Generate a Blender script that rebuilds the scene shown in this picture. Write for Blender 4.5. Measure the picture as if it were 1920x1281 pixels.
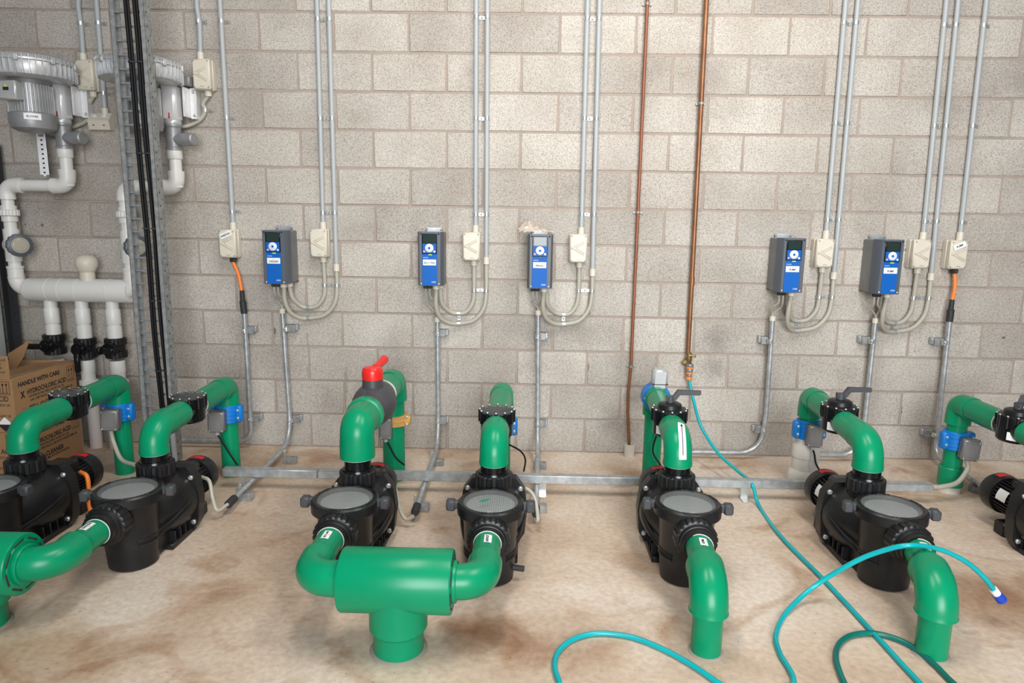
import bpy, math, random
import numpy as np
from mathutils import Vector, Matrix
random.seed(7)
for o in list(bpy.data.objects): bpy.data.objects.remove(o)
SC = bpy.context.scene; COL = SC.collection
PI = math.pi
# ------------------------------------------------------------------ camera
FPX, PITCH, ROLL, YAW = 1280.0, 0.17505, 0.01481, -0.0203
CAM = Vector((0.6487, -3.8266, 1.3285))
_fw = Vector((math.sin(YAW)*math.cos(PITCH), math.cos(YAW)*math.cos(PITCH), -math.sin(PITCH)))
_r = Vector((math.cos(YAW), -math.sin(YAW), 0)); _u = _r.cross(_fw)
_r, _u = math.cos(ROLL)*_r + math.sin(ROLL)*_u, -math.sin(ROLL)*_r + math.cos(ROLL)*_u
cd = bpy.data.cameras.new('camera'); cd.sensor_width = 36; cd.sensor_fit = 'HORIZONTAL'; cd.lens = FPX/1920*36
cam = bpy.data.objects.new('camera', cd); COL.objects.link(cam); SC.camera = cam
cam.matrix_world = Matrix(((_r.x,_u.x,-_fw.x,CAM.x),(_r.y,_u.y,-_fw.y,CAM.y),(_r.z,_u.z,-_fw.z,CAM.z),(0,0,0,1)))
# ------------------------------------------------------------------ light
wd = bpy.data.worlds.new('world'); SC.world = wd; wd.use_nodes = True
wd.node_tree.nodes['Background'].inputs[0].default_value = (0.86, 0.93, 1.0, 1)
wd.node_tree.nodes['Background'].inputs[1].default_value = 0.15
def area(name, loc, target, sx, sy, power, color, spread=PI):
    l = bpy.data.lights.new(name, 'AREA'); l.shape = 'RECTANGLE'; l.size = sx; l.size_y = sy; l.energy = power; l.color = color; l.spread = spread
    o = bpy.data.objects.new(name, l); COL.objects.link(o); o.location = loc
    o.rotation_euler = (Vector(target)-Vector(loc)).to_track_quat('-Z', 'Y').to_euler()
area('ceiling_lamp', (0.35, -2.0, 3.4), (0.5, -0.9, 0.3), 0.4, 1.5, 36, (1, 0.95, 0.88))
area('ceiling_lamp', (1.95, -2.0, 3.4), (1.7, -0.9, 0.3), 0.4, 1.5, 38, (1, 0.95, 0.88))
area('open_doorway', (1.4, -6.6, 1.9), (1.3, 0, 1.0), 2.8, 2.8, 118, (0.95, 0.98, 1.0), math.radians(105))
vs = SC.view_settings; vs.view_transform = 'Standard'; vs.look = 'None'; vs.exposure = 0.24; vs.gamma = 1; vs.use_curve_mapping = False
# ------------------------------------------------------------------ photo pixel -> place on a known plane
def ray(u, v): return _fw + (u-960)/FPX*_r - (v-640.5)/FPX*_u
def W(u, v, y=0.0): d = ray(u, v); return CAM + d*((y-CAM.y)/d.y)
def F(u, v, z=0.0): d = ray(u, v); return CAM + d*((z-CAM.z)/d.z)
# ------------------------------------------------------------------ materials
def mat(name, c, rough=0.5, metal=0.0, var=0.0, scale=8.0, bump=0.0, bscale=60.0, c2=None, spec=0.5, coat=0.0, emit=None):
    m = bpy.data.materials.new(name); m.use_nodes = True; nt = m.node_tree; b = nt.nodes['Principled BSDF']
    b.inputs['Base Color'].default_value = (*c, 1); b.inputs['Roughness'].default_value = rough; b.inputs['Metallic'].default_value = metal
    b.inputs['Specular IOR Level'].default_value = spec; b.inputs['Coat Weight'].default_value = coat
    tc = nt.nodes.new('ShaderNodeTexCoord')
    if var or c2:
        n = nt.nodes.new('ShaderNodeTexNoise'); n.inputs['Scale'].default_value = scale; n.inputs['Detail'].default_value = 6
        nt.links.new(tc.outputs['Object'], n.inputs['Vector'])
        r = nt.nodes.new('ShaderNodeValToRGB'); nt.links.new(n.outputs['Fac'], r.inputs[0])
        e = c2 if c2 else tuple(x*(1-var) for x in c)
        r.color_ramp.elements[0].position = 0.35; r.color_ramp.elements[1].position = 0.68
        r.color_ramp.elements[0].color = (*e, 1); r.color_ramp.elements[1].color = (*c, 1)
        nt.links.new(r.outputs[0], b.inputs['Base Color'])
    if bump:
        n2 = nt.nodes.new('ShaderNodeTexNoise'); n2.inputs['Scale'].default_value = bscale; n2.inputs['Detail'].default_value = 4
        nt.links.new(tc.outputs['Object'], n2.inputs['Vector'])
        bp = nt.nodes.new('ShaderNodeBump'); bp.inputs['Strength'].default_value = bump; bp.inputs['Distance'].default_value = 0.002
        nt.links.new(n2.outputs['Fac'], bp.inputs['Height']); nt.links.new(bp.outputs[0], b.inputs['Normal'])
    return m
M = {
 'green': mat('green_pipe', (0.0, 0.262, 0.118), 0.30, var=0.10, scale=5, bump=0.04, bscale=30, spec=0.32),
 'black': mat('black_plastic', (0.007, 0.0075, 0.009), 0.36, var=0.3, scale=14, bump=0.12, bscale=140, c2=(0.014,0.014,0.015), spec=0.36),
 'blackg': mat('black_gloss', (0.006, 0.0065, 0.008), 0.2, spec=0.4),
 'rubber': mat('dark_rubber', (0.022, 0.023, 0.026), 0.6),
 'charcoal': mat('charcoal_plastic', (0.055, 0.058, 0.066), 0.5, var=0.2, scale=20),
 'white': mat('white_pvc', (0.72, 0.71, 0.68), 0.38, var=0.07, scale=6),
 'oldwhite': mat('stained_white_pvc', (0.70, 0.66, 0.60), 0.5, var=0.22, scale=9),
 'pink': mat('primer_stained_pvc', (0.68, 0.58, 0.58), 0.45, c2=(0.62,0.62,0.60), scale=7),
 'cream': mat('cream_plastic', (0.66, 0.61, 0.51), 0.42, var=0.06, scale=10),
 'tan': mat('corrugated_conduit', (0.42, 0.40, 0.335), 0.5),
 'conduit': mat('grey_conduit', (0.40, 0.425, 0.44), 0.4, var=0.06, scale=6),
 'galv': mat('galvanised_steel', (0.50, 0.53, 0.55), 0.36, 0.5, var=0.3, scale=30),
 'galvd': mat('weathered_steel', (0.36, 0.37, 0.37), 0.5, 0.4, var=0.35, scale=40, bump=0.1),
 'zinc': mat('bright_zinc', (0.62, 0.64, 0.63), 0.33, 0.8),
 'alu': mat('cast_aluminium', (0.56, 0.57, 0.58), 0.36, 0.35, var=0.15, scale=12),
 'alup': mat('aluminium_plate', (0.70, 0.70, 0.71), 0.32, 0.25),
 'castgrey': mat('cast_grey', (0.33, 0.335, 0.345), 0.42, 0.3, var=0.25, scale=20),
 'greybox': mat('grey_box', (0.255, 0.25, 0.25), 0.4, 0.35, var=0.12, scale=14),
 'slate': mat('slate_cover', (0.085, 0.10, 0.125), 0.42),
 'chassis': mat('drive_chassis', (0.20, 0.205, 0.205), 0.5, 0.1, var=0.1, scale=16),
 'blue': mat('blue_panel', (0.0, 0.105, 0.44), 0.5, spec=0.25),
 'bluep': mat('blue_clamp', (0.0, 0.19, 0.62), 0.4, var=0.12, scale=18),
 'lcd': mat('display_glass', (0.018, 0.035, 0.03), 0.12),
 'paper': mat('white_label', (0.80, 0.81, 0.82), 0.5),
 'ink': mat('black_ink', (0.012, 0.012, 0.014), 0.6),
 'wink': mat('white_ink', (0.72, 0.78, 0.86), 0.5),
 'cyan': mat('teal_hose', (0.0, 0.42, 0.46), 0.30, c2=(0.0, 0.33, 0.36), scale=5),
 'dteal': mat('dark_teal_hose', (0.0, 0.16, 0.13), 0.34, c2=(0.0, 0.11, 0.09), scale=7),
 'orange': mat('orange_cable', (0.85, 0.22, 0.03), 0.45),
 'red': mat('red_plastic', (0.72, 0.018, 0.014), 0.28),
 'redlab': mat('red_sticker', (0.55, 0.012, 0.02), 0.45),
 'tansad': mat('ochre_clamp', (0.60, 0.33, 0.10), 0.5, var=0.15, scale=20),
 'copper': mat('copper', (0.33, 0.15, 0.07), 0.42, 0.55, c2=(0.20, 0.085, 0.04), scale=9),
 'copperr': mat('painted_copper', (0.30, 0.10, 0.055), 0.45, 0.35, c2=(0.22, 0.085, 0.04), scale=9),
 'brass': mat('brass', (0.36, 0.25, 0.10), 0.38, 0.85, var=0.3, scale=60),
 'card': mat('cardboard', (0.36, 0.205, 0.095), 0.75, var=0.14, scale=7),
 'cardin': mat('cardboard_inside', (0.33, 0.19, 0.09), 0.8),
 'clearh': mat('clear_hose', (0.42, 0.40, 0.33), 0.25),
 'cable': mat('black_cable', (0.006, 0.006, 0.007), 0.5, spec=0.2),
 'panel': mat('cabinet_panel', (0.40, 0.44, 0.43), 0.5),
 'bluecap': mat('blue_cap', (0.01, 0.06, 0.48), 0.35),
 'button': mat('grey_buttons', (0.66, 0.68, 0.72), 0.35),
 'pinkb': mat('pink_button', (0.72, 0.32, 0.33), 0.4),
 'lime': mat('lime_indicator', (0.45, 0.75, 0.03), 0.4),
 'darkgrey': mat('dark_grey_pvc', (0.062, 0.064, 0.072), 0.42, var=0.2, scale=12),
 'valvewin': mat('valve_window', (0.40, 0.37, 0.30), 0.15),
 'ringgrey': mat('slate_ring', (0.075, 0.09, 0.11), 0.42),
}
def clear_mat(name, tint, opac):
    m = bpy.data.materials.new(name); m.use_nodes = True; nt = m.node_tree; b = nt.nodes['Principled BSDF']
    b.inputs['Base Color'].default_value = (*tint, 1); b.inputs['Roughness'].default_value = 0.16; b.inputs['Alpha'].default_value = opac
    return m
M['clear'] = clear_mat('clear_lid', (0.42, 0.44, 0.44), 0.20)
M['film'] = clear_mat('plastic_film', (0.72, 0.62, 0.52), 0.62)
M['smoke'] = clear_mat('smoked_lid', (0.10, 0.11, 0.115), 0.55)
# strainer mesh: dotted
def strainer():
    m = bpy.data.materials.new('strainer_mesh'); m.use_nodes = True; nt = m.node_tree; b = nt.nodes['Principled BSDF']; b.inputs['Roughness'].default_value = 0.55
    tc = nt.nodes.new('ShaderNodeTexCoord'); s = nt.nodes.new('ShaderNodeSeparateXYZ'); nt.links.new(tc.outputs['Object'], s.inputs[0])
    def op(o, a, bb=None, v=None):
        n = nt.nodes.new('ShaderNodeMath'); n.operation = o; nt.links.new(a, n.inputs[0])
        if bb is not None: nt.links.new(bb, n.inputs[1])
        if v is not None: n.inputs[1].default_value = v
        return n.outputs[0]
    k = 2*PI/0.0085
    f = op('MULTIPLY', op('ABSOLUTE', op('SINE', op('MULTIPLY', s.outputs[0], v=k/2))), op('ABSOLUTE', op('SINE', op('MULTIPLY', s.outputs[1], v=k/2))))
    g = op('GREATER_THAN', f, v=0.58)
    mx = nt.nodes.new('ShaderNodeMix'); mx.data_type = 'RGBA'; nt.links.new(g, mx.inputs[0])
    mx.inputs[6].default_value = (0.27, 0.285, 0.29, 1); mx.inputs[7].default_value = (0.035, 0.04, 0.04, 1)
    nt.links.new(mx.outputs[2], b.inputs['Base Color']); return m
M['mesh'] = strainer()
def block_mat():
    m = bpy.data.materials.new('concrete_block'); m.use_nodes = True; nt = m.node_tree; b = nt.nodes['Principled BSDF']; L = nt.links
    b.inputs['Roughness'].default_value = 0.9; b.inputs['Specular IOR Level'].default_value = 0.2
    g = nt.nodes.new('ShaderNodeNewGeometry'); oi = nt.nodes.new('ShaderNodeObjectInfo')
    def noise(sc, det=5, w=None):
        n = nt.nodes.new('ShaderNodeTexNoise'); n.inputs['Scale'].default_value = sc; n.inputs['Detail'].default_value = det
        L.new(g.outputs['Position'], n.inputs['Vector']); return n.outputs['Fac']
    def ramp(f, p0, c0, p1, c1):
        r = nt.nodes.new('ShaderNodeValToRGB'); L.new(f, r.inputs[0]); e = r.color_ramp.elements
        e[0].position = p0; e[0].color = (*c0, 1); e[1].position = p1; e[1].color = (*c1, 1); return r.outputs[0]
    def mul(a, c, f=1.0):
        x = nt.nodes.new('ShaderNodeMix'); x.data_type = 'RGBA'; x.blend_type = 'MULTIPLY'; x.inputs[0].default_value = f
        L.new(a, x.inputs[6]); L.new(c, x.inputs[7]); return x.outputs[2]
    base = ramp(noise(3.0), 0.3, (0.44, 0.40, 0.36), 0.7, (0.57, 0.54, 0.50))
    tone = ramp(oi.outputs['Random'], 0.0, (0.84, 0.825, 0.81), 1.0, (1.07, 1.065, 1.05))
    pits = ramp(noise(150, 3), 0.36, (0.62, 0.60, 0.58), 0.50, (1, 1, 1))
    grain = ramp(noise(60, 6), 0.3, (0.86, 0.86, 0.86), 0.7, (1.06, 1.06, 1.06))
    stain = ramp(noise(2.2, 3), 0.27, (0.70, 0.68, 0.66), 0.42, (1, 1, 1))
    c = mul(mul(mul(mul(base, tone), pits), grain), stain, 0.7)
    # damp patches beside the garden tap
    for p, rad in ((W(1343, 637), 0.075), (W(1338, 690), 0.085), (W(690, 745), 0.10), (W(1150, 790), 0.10), (W(1190, 745), 0.07)):
        vd = nt.nodes.new('ShaderNodeVectorMath'); vd.operation = 'DISTANCE'; vd.inputs[1].default_value = p
        nz = nt.nodes.new('ShaderNodeTexNoise'); nz.inputs['Scale'].default_value = 14; L.new(g.outputs['Position'], nz.inputs['Vector'])
        L.new(g.outputs['Position'], vd.inputs[0])
        ad = nt.nodes.new('ShaderNodeMath'); ad.operation = 'MULTIPLY_ADD'; L.new(nz.outputs['Fac'], ad.inputs[0]); ad.inputs[1].default_value = 0.09
        L.new(vd.outputs['Value'], ad.inputs[2])
        c = mul(c, ramp(ad.outputs[0], rad*0.6, (0.70, 0.70, 0.71), rad+0.06, (1, 1, 1)))
    for (u, v, hw, hh) in ((515, 620, 4, 16), (1384, 406, 4, 14), (1102, 690, 4, 18), (1239, 548, 4, 14), (1882, 633, 8, 5), (577, 640, 5, 40), (649, 715, 8, 70), (1690, 770, 4, 22), (80, 423, 6, 7), (48, 421, 5, 5)):
        p = W(u, v); vs_ = nt.nodes.new('ShaderNodeVectorMath'); vs_.operation = 'SUBTRACT'; L.new(g.outputs['Position'], vs_.inputs[0]); vs_.inputs[1].default_value = p
        vm = nt.nodes.new('ShaderNodeVectorMath'); vm.operation = 'MULTIPLY'; L.new(vs_.outputs[0], vm.inputs[0]); vm.inputs[1].default_value = (330/hw, 0, 330/hh)
        vl = nt.nodes.new('ShaderNodeVectorMath'); vl.operation = 'LENGTH'; L.new(vm.outputs[0], vl.inputs[0])
        nz = nt.nodes.new('ShaderNodeTexNoise'); nz.inputs['Scale'].default_value = 40; L.new(g.outputs['Position'], nz.inputs['Vector'])
        ad = nt.nodes.new('ShaderNodeMath'); ad.operation = 'MULTIPLY_ADD'; L.new(nz.outputs['Fac'], ad.inputs[0]); ad.inputs[1].default_value = 0.9; L.new(vl.outputs['Value'], ad.inputs[2])
        c = mul(c, ramp(ad.outputs[0], 0.8, (0.42, 0.41, 0.40) if hh < 30 else (0.8, 0.77, 0.73), 1.5, (1, 1, 1)))
    L.new(c, b.inputs['Base Color'])
    bp = nt.nodes.new('ShaderNodeBump'); bp.inputs['Strength'].default_value = 0.45; bp.inputs['Distance'].default_value = 0.003
    L.new(noise(110, 4), bp.inputs['Height']); L.new(bp.outputs[0], b.inputs['Normal'])
    return m
M['block'] = block_mat()
M['mortar'] = mat('mortar', (0.385, 0.32, 0.27), 0.95, var=0.18, scale=5, bump=0.4, bscale=90)
def floor_mat():
    m = bpy.data.materials.new('stained_concrete'); m.use_nodes = True; nt = m.node_tree; b = nt.nodes['Principled BSDF']; L = nt.links
    g = nt.nodes.new('ShaderNodeNewGeometry')
    def noise(sc, det=6, dist=0.0):
        n = nt.nodes.new('ShaderNodeTexNoise'); n.inputs['Scale'].default_value = sc; n.inputs['Detail'].default_value = det; n.inputs['Distortion'].default_value = dist
        L.new(g.outputs['Position'], n.inputs['Vector']); return n.outputs['Fac']
    def ramp(f, *st):
        r = nt.nodes.new('ShaderNodeValToRGB'); L.new(f, r.inputs[0]); e = r.color_ramp.elements
        while len(e) < len(st): e.new(0.5)
        for i, (p, c) in enumerate(st): e[i].position = p; e[i].color = (*c, 1)
        return r.outputs[0]
    def mix(a, c, f=1.0, t='MULTIPLY'):
        x = nt.nodes.new('ShaderNodeMix'); x.data_type = 'RGBA'; x.blend_type = t; x.inputs[0].default_value = f
        L.new(a, x.inputs[6]); L.new(c, x.inputs[7]); return x.outputs[2]
    base = ramp(noise(1.6, 8, 0.6), (0.33, (0.45, 0.325, 0.23)), (0.5, (0.60, 0.475, 0.37)), (0.68, (0.70, 0.61, 0.52)))
    fine = ramp(noise(45, 6), (0.3, (0.84, 0.82, 0.80)), (0.65, (1.05, 1.05, 1.05)))
    rust = ramp(noise(2.7, 5, 1.2), (0.33, (0.66, 0.50, 0.39)), (0.47, (1, 1, 1)))
    speck = ramp(noise(70, 2), (0.27, (0.5, 0.45, 0.4)), (0.33, (1, 1, 1)))
    c = mix(mix(mix(base, fine), rust, 0.75), speck, 0.6)
    nz = noise(7, 5)
    for (u, v, rad, col) in ((905, 1185, 0.17, (0.66, 0.54, 0.46)), (1010, 1215, 0.13, (0.72, 0.6, 0.52)), (1890, 1140, 0.30, (0.70, 0.60, 0.52)), (60, 1255, 0.3, (0.78, 0.7, 0.62)), (1180, 890, 0.16, (0.8, 0.68, 0.56)), (1400, 870, 0.2, (0.75, 0.62, 0.52)), (800, 1075, 0.14, (0.85, 0.74, 0.66))):
        vd = nt.nodes.new('ShaderNodeVectorMath'); vd.operation = 'DISTANCE'; vd.inputs[1].default_value = F(u, v); L.new(g.outputs['Position'], vd.inputs[0])
        ad = nt.nodes.new('ShaderNodeMath'); ad.operation = 'MULTIPLY_ADD'; L.new(nz, ad.inputs[0]); ad.inputs[1].default_value = 0.28; L.new(vd.outputs['Value'], ad.inputs[2])
        c = mix(c, ramp(ad.outputs[0], (rad*0.9, col), (rad+0.13, (1, 1, 1))))
    L.new(c, b.inputs['Base Color'])
    rr = nt.nodes.new('ShaderNodeMapRange'); L.new(noise(4), rr.inputs[0]); rr.inputs[3].default_value = 0.42; rr.inputs[4].default_value = 0.75; L.new(rr.outputs[0], b.inputs['Roughness'])
    bp = nt.nodes.new('ShaderNodeBump'); bp.inputs['Strength'].default_value = 0.2; bp.inputs['Distance'].default_value = 0.002
    L.new(noise(40, 6), bp.inputs['Height']); L.new(bp.outputs[0], b.inputs['Normal']); return m
M['floor'] = floor_mat()
# ------------------------------------------------------------------ mesh helpers
def V(*a): return Vector(a if len(a) > 1 else a[0])
def frame(d):
    d = Vector(d).normalized(); a = Vector((0, 0, 1)) if abs(d.z) < 0.9 else Vector((0, 1, 0))
    n = a.cross(d).normalized(); return d, n, d.cross(n)
class MB:
    def __init__(s): s.v = []; s.f = []
    def add(s, vs, fs): k = len(s.v); s.v += [tuple(x) for x in vs]; s.f += [tuple(i+k for i in f) for f in fs]; return s
    def box(s, c, size, ch=0.0, rot=None):
        hx, hy, hz = (x/2 for x in size); c = Vector(c); ch = min(ch, hx*.9, hy*.9, hz*.9); vs, fs = [], []
        R = rot.to_matrix() if isinstance(rot, Vector) is False and rot is not None and hasattr(rot, 'to_matrix') else rot
        def P(x, y, z):
            p = Vector((x, y, z)); return (R @ p if R is not None else p) + c
        if ch <= 0:
            vs = [P(x, y, z) for x in (-hx, hx) for y in (-hy, hy) for z in (-hz, hz)]
            fs = [(0,1,3,2),(4,6,7,5),(0,4,5,1),(2,3,7,6),(0,2,6,4),(1,5,7,3)]
        else:
            idx = {}
            for sx in (-1, 1):
                for sy in (-1, 1):
                    for sz in (-1, 1):
                        for a in range(3):
                            d = [hx-ch, hy-ch, hz-ch]; d[a] = (hx, hy, hz)[a]
                            idx[(sx, sy, sz, a)] = len(vs); vs.append(P(sx*d[0], sy*d[1], sz*d[2]))
            S = (-1, 1)
            for a in range(3):
                b, c2 = (a+1) % 3, (a+2) % 3
                for sa in S:
                    def key(sb, sc2):
                        k = [0, 0, 0]; k[a] = sa; k[b] = sb; k[c2] = sc2; return idx[(k[0], k[1], k[2], a)]
                    q = [key(-1, -1), key(1, -1), key(1, 1), key(-1, 1)]; fs.append(q if sa > 0 else q[::-1])
            for a in range(3):      # edge chamfers (edge direction a)
                b, c2 = (a+1) % 3, (a+2) % 3
                for sb in S:
                    for sc2 in S:
                        def key(sa, t):
                            k = [0, 0, 0]; k[a] = sa; k[b] = sb; k[c2] = sc2; return idx[(k[0], k[1], k[2], t)]
                        q = [key(-1, b), key(1, b), key(1, c2), key(-1, c2)]; fs.append(q[::-1] if sb*sc2 > 0 else q)
            for sx in S:
                for sy in S:
                    for sz in S:
                        q = [idx[(sx, sy, sz, a)] for a in range(3)]; fs.append(q if sx*sy*sz > 0 else q[::-1])
        return s.add(vs, fs)
    def tube(s, path, r, n=16, caps=True):
        P = [Vector(p) for p in path]; N = len(P); R = r if isinstance(r, (list, tuple)) else [r]*N
        T = [(P[min(i+1, N-1)]-P[max(i-1, 0)]).normalized() for i in range(N)]
        _, nn, _ = frame(T[0]); vs, fs = [], []
        for i in range(N):
            nn = (nn - T[i]*nn.dot(T[i])).normalized(); bb = T[i].cross(nn)
            for k in range(n):
                a = 2*PI*k/n; vs.append(P[i] + R[i]*(math.cos(a)*nn + math.sin(a)*bb))
        for i in range(N-1):
            for k in range(n): k2 = (k+1) % n; fs.append((i*n+k, i*n+k2, (i+1)*n+k2, (i+1)*n+k))
        if caps: fs.append(tuple(range(n-1, -1, -1))); fs.append(tuple((N-1)*n+k for k in range(n)))
        return s.add(vs, fs)
    def lathe(s, o, axis, prof, n=28, caps=True):      # prof: (radius, distance along axis)
        o = Vector(o); d, a, b = frame(axis); vs, fs = [], []
        for r, t in prof:
            for k in range(n): q = 2*PI*k/n; vs.append(o + d*t + r*(math.cos(q)*a + math.sin(q)*b))
        for i in range(len(prof)-1):
            for k in range(n): k2 = (k+1) % n; fs.append((i*n+k, i*n+k2, (i+1)*n+k2, (i+1)*n+k))
        if caps:
            if prof[0][0] > 1e-5: fs.append(tuple(range(n-1, -1, -1)))
            if prof[-1][0] > 1e-5: fs.append(tuple((len(prof)-1)*n+k for k in range(n)))
        return s.add(vs, fs)
    def cyl(s, p0, p1, r, n=20): p0, p1 = Vector(p0), Vector(p1); return s.lathe(p0, p1-p0, [(r, 0), (r, (p1-p0).length)], n)
    def gear(s, o, axis, ro, ri, teeth, length, bev=0.004):
        o = Vector(o); d, a, b = frame(axis); n = teeth*4; vs, fs = [], []
        for t, k0 in ((0, 1-bev/ro*1.6), (bev, 1), (length-bev, 1), (length, 1-bev/ro*1.6)):
            for k in range(n):
                q = 2*PI*k/n; r = (ro if (k % 4) in (0, 1, 2) else ri)*k0; vs.append(o + d*t + r*(math.cos(q)*a + math.sin(q)*b))
        for i in range(3):
            for k in range(n): k2 = (k+1) % n; fs.append((i*n+k, i*n+k2, (i+1)*n+k2, (i+1)*n+k))
        fs.append(tuple(range(n-1, -1, -1))); fs.append(tuple(3*n+k for k in range(n))); return s.add(vs, fs)
    def ring(s, o, axis, ro, ri, t0, t1, n=28, ch=0.003): return s.lathe(o, axis, [(ri, t0), (ro-ch, t0), (ro, t0+ch), (ro, t1-ch), (ro-ch, t1), (ri, t1), (ri, t0)], n, caps=False)
    def prism(s, poly, o, ex, ey, depth):              # poly in (ex,ey) plane, pushed along ex x ey
        o, ex, ey = Vector(o), Vector(ex), Vector(ey); ez = ex.cross(ey).normalized(); n = len(poly)
        vs = [o+ex*x+ey*y for x, y in poly] + [o+ex*x+ey*y+ez*depth for x, y in poly]
        fs = [tuple(range(n-1, -1, -1)), tuple(range(n, 2*n))] + [(i, (i+1) % n, n+(i+1) % n, n+i) for i in range(n)]
        return s.add(vs, fs)
    def build(s, name, m, parent=None, loc=None, ang=38, rz=0.0):
        me = bpy.data.meshes.new(name); me.from_pydata(s.v, [], s.f); me.update()
        me.shade_smooth(); me.set_sharp_from_angle(angle=math.radians(ang)); me.materials.append(M[m] if isinstance(m, str) else m)
        return link(name, me, parent, loc, rz)
def link(name, me, parent=None, loc=None, rz=0.0):
    o = bpy.data.objects.new(name, me); COL.objects.link(o)
    if parent is not None: o.parent = parent
    if loc is not None: o.location = loc
    o.rotation_euler.z = rz
    return o
def tag(o, label, cat, group=None):
    o['label'] = label; o['category'] = cat
    if group: o['group'] = group
    return o
def thing(name, label, cat, loc=(0, 0, 0), rz=0.0, group=None):
    o = bpy.data.objects.new(name, None); COL.objects.link(o); o.empty_display_size = 0.05
    o.location = loc; o.rotation_euler.z = rz; return tag(o, label, cat, group)
def fillet(pts, rad, n=8):
    P = [Vector(p) for p in pts]; out = [P[0]]; R = rad if isinstance(rad, (list, tuple)) else [rad]*len(P)
    for i in range(1, len(P)-1):
        a, b, c = P[i-1], P[i], P[i+1]; u, w = (a-b).normalized(), (c-b).normalized(); th = u.angle(w)
        if th > 3.1: out.append(b); continue
        t = min(R[i]/math.tan(th/2), (a-b).length*0.49 if i > 1 else (a-b).length*0.98, (c-b).length*0.49 if i < len(P)-2 else (c-b).length*0.98); r = t*math.tan(th/2)
        ctr = b + (u+w).normalized()*(r/math.sin(th/2)); p0, p1 = b+u*t-ctr, b+w*t-ctr; al = p0.angle(p1)
        for k in range(n+1):
            f = k/n; out.append(ctr + (p0*math.sin((1-f)*al) + p1*math.sin(f*al))/math.sin(al))
    out.append(P[-1]); return out
def spline(pts, n=10):
    P = [Vector(p) for p in pts]; P = [P[0]*2-P[1]] + P + [P[-1]*2-P[-2]]; out = []
    for i in range(1, len(P)-2):
        a, b, c, d = P[i-1:i+3]
        for k in range(n):
            t = k/n; out.append(0.5*((2*b)+(c-a)*t+(2*a-5*b+4*c-d)*t*t+(3*b-a-3*c+d)*t**3))
    out.append(P[-2]); return out
def resample(path, step):
    out = [Vector(path[0])]; acc = 0
    for a, b in zip(path, path[1:]):
        a, b = Vector(a), Vector(b); L = (b-a).length; t = step-acc
        while t <= L: out.append(a+(b-a)*(t/L)); t += step
        acc = L-(t-step)
    out.append(Vector(path[-1])); return out
def corrugated(path, r): # ribbed flexible conduit
    p = resample(path, 0.0042); return MB().tube(p, [r if i % 2 else r*0.9 for i in range(len(p))], 12)
_tcache = {}
def text_data(s, bold=0.0):
    key = (s, bold)
    if key in _tcache: return _tcache[key]
    c = bpy.data.curves.new('t', 'FONT'); c.body = s; c.size = 1; c.align_x = 'CENTER'; c.align_y = 'CENTER'; c.offset = bold; c.resolution_u = 2
    o = bpy.data.objects.new('t', c); COL.objects.link(o); dg = bpy.context.evaluated_depsgraph_get()
    me = bpy.data.meshes.new_from_object(o.evaluated_get(dg)); bpy.data.objects.remove(o)
    d = ([v.co.copy() for v in me.vertices], [tuple(p.vertices) for p in me.polygons]); bpy.data.meshes.remove(me); bpy.data.curves.remove(c)
    _tcache[key] = d; return d
def lettering(s, fn, width, height, parent, ink='ink', bold=0.015, name='lettering'):
    vs, fs = text_data(s, bold)
    if not vs: return
    x0, x1 = min(v.x for v in vs), max(v.x for v in vs); y0, y1 = min(v.y for v in vs), max(v.y for v in vs)
    sx, sy = width/(x1-x0), height/max(y1-y0, .3); cx, cy = (x0+x1)/2, (y0+y1)/2
    m = MB(); m.add([fn((v.x-cx)*sx, (v.y-cy)*sy) for v in vs], fs); return m.build(name, ink, parent)
def plane_fn(o, ex, ey): o, ex, ey = Vector(o), Vector(ex), Vector(ey); return lambda x, y: o+ex*x+ey*y
def patch(fn, w, h, nx=2, ny=2):
    m = MB(); vs = [fn(-w/2+w*i/nx, -h/2+h*j/ny) for j in range(ny+1) for i in range(nx+1)]
    return m.add(vs, [(j*(nx+1)+i, j*(nx+1)+i+1, (j+1)*(nx+1)+i+1, (j+1)*(nx+1)+i) for j in range(ny) for i in range(nx)])
def path_fn(path, r, s0, out, flip=1, turn=0.0):       # sticker wrapped on a tube: x runs along the path, y around it
    P = [Vector(p) for p in path]; L = [0]
    for a, b in zip(P, P[1:]): L.append(L[-1]+(b-a).length)
    out = Vector(out)
    def fn(x, y):
        s = min(max(s0+flip*x, 0), L[-1]-1e-6); i = max(k for k in range(len(L)) if L[k] <= s); i = min(i, len(P)-2)
        f = (s-L[i])/(L[i+1]-L[i]); t = P[i+1]-P[i]
        if f > 0.5 and i+2 < len(P): t = t.normalized().lerp((P[i+2]-P[i+1]).normalized(), f-0.5)
        elif f <= 0.5 and i > 0: t = (P[i]-P[i-1]).normalized().lerp(t.normalized(), f+0.5)
        t.normalize(); n = (out-t*out.dot(t)).normalized(); b = t.cross(n)*flip; a = y/r+turn
        return P[i].lerp(P[i+1], f) + r*(math.cos(a)*n + math.sin(a)*b)
    return fn
def struct(o): o['kind'] = 'structure'; return o
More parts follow.
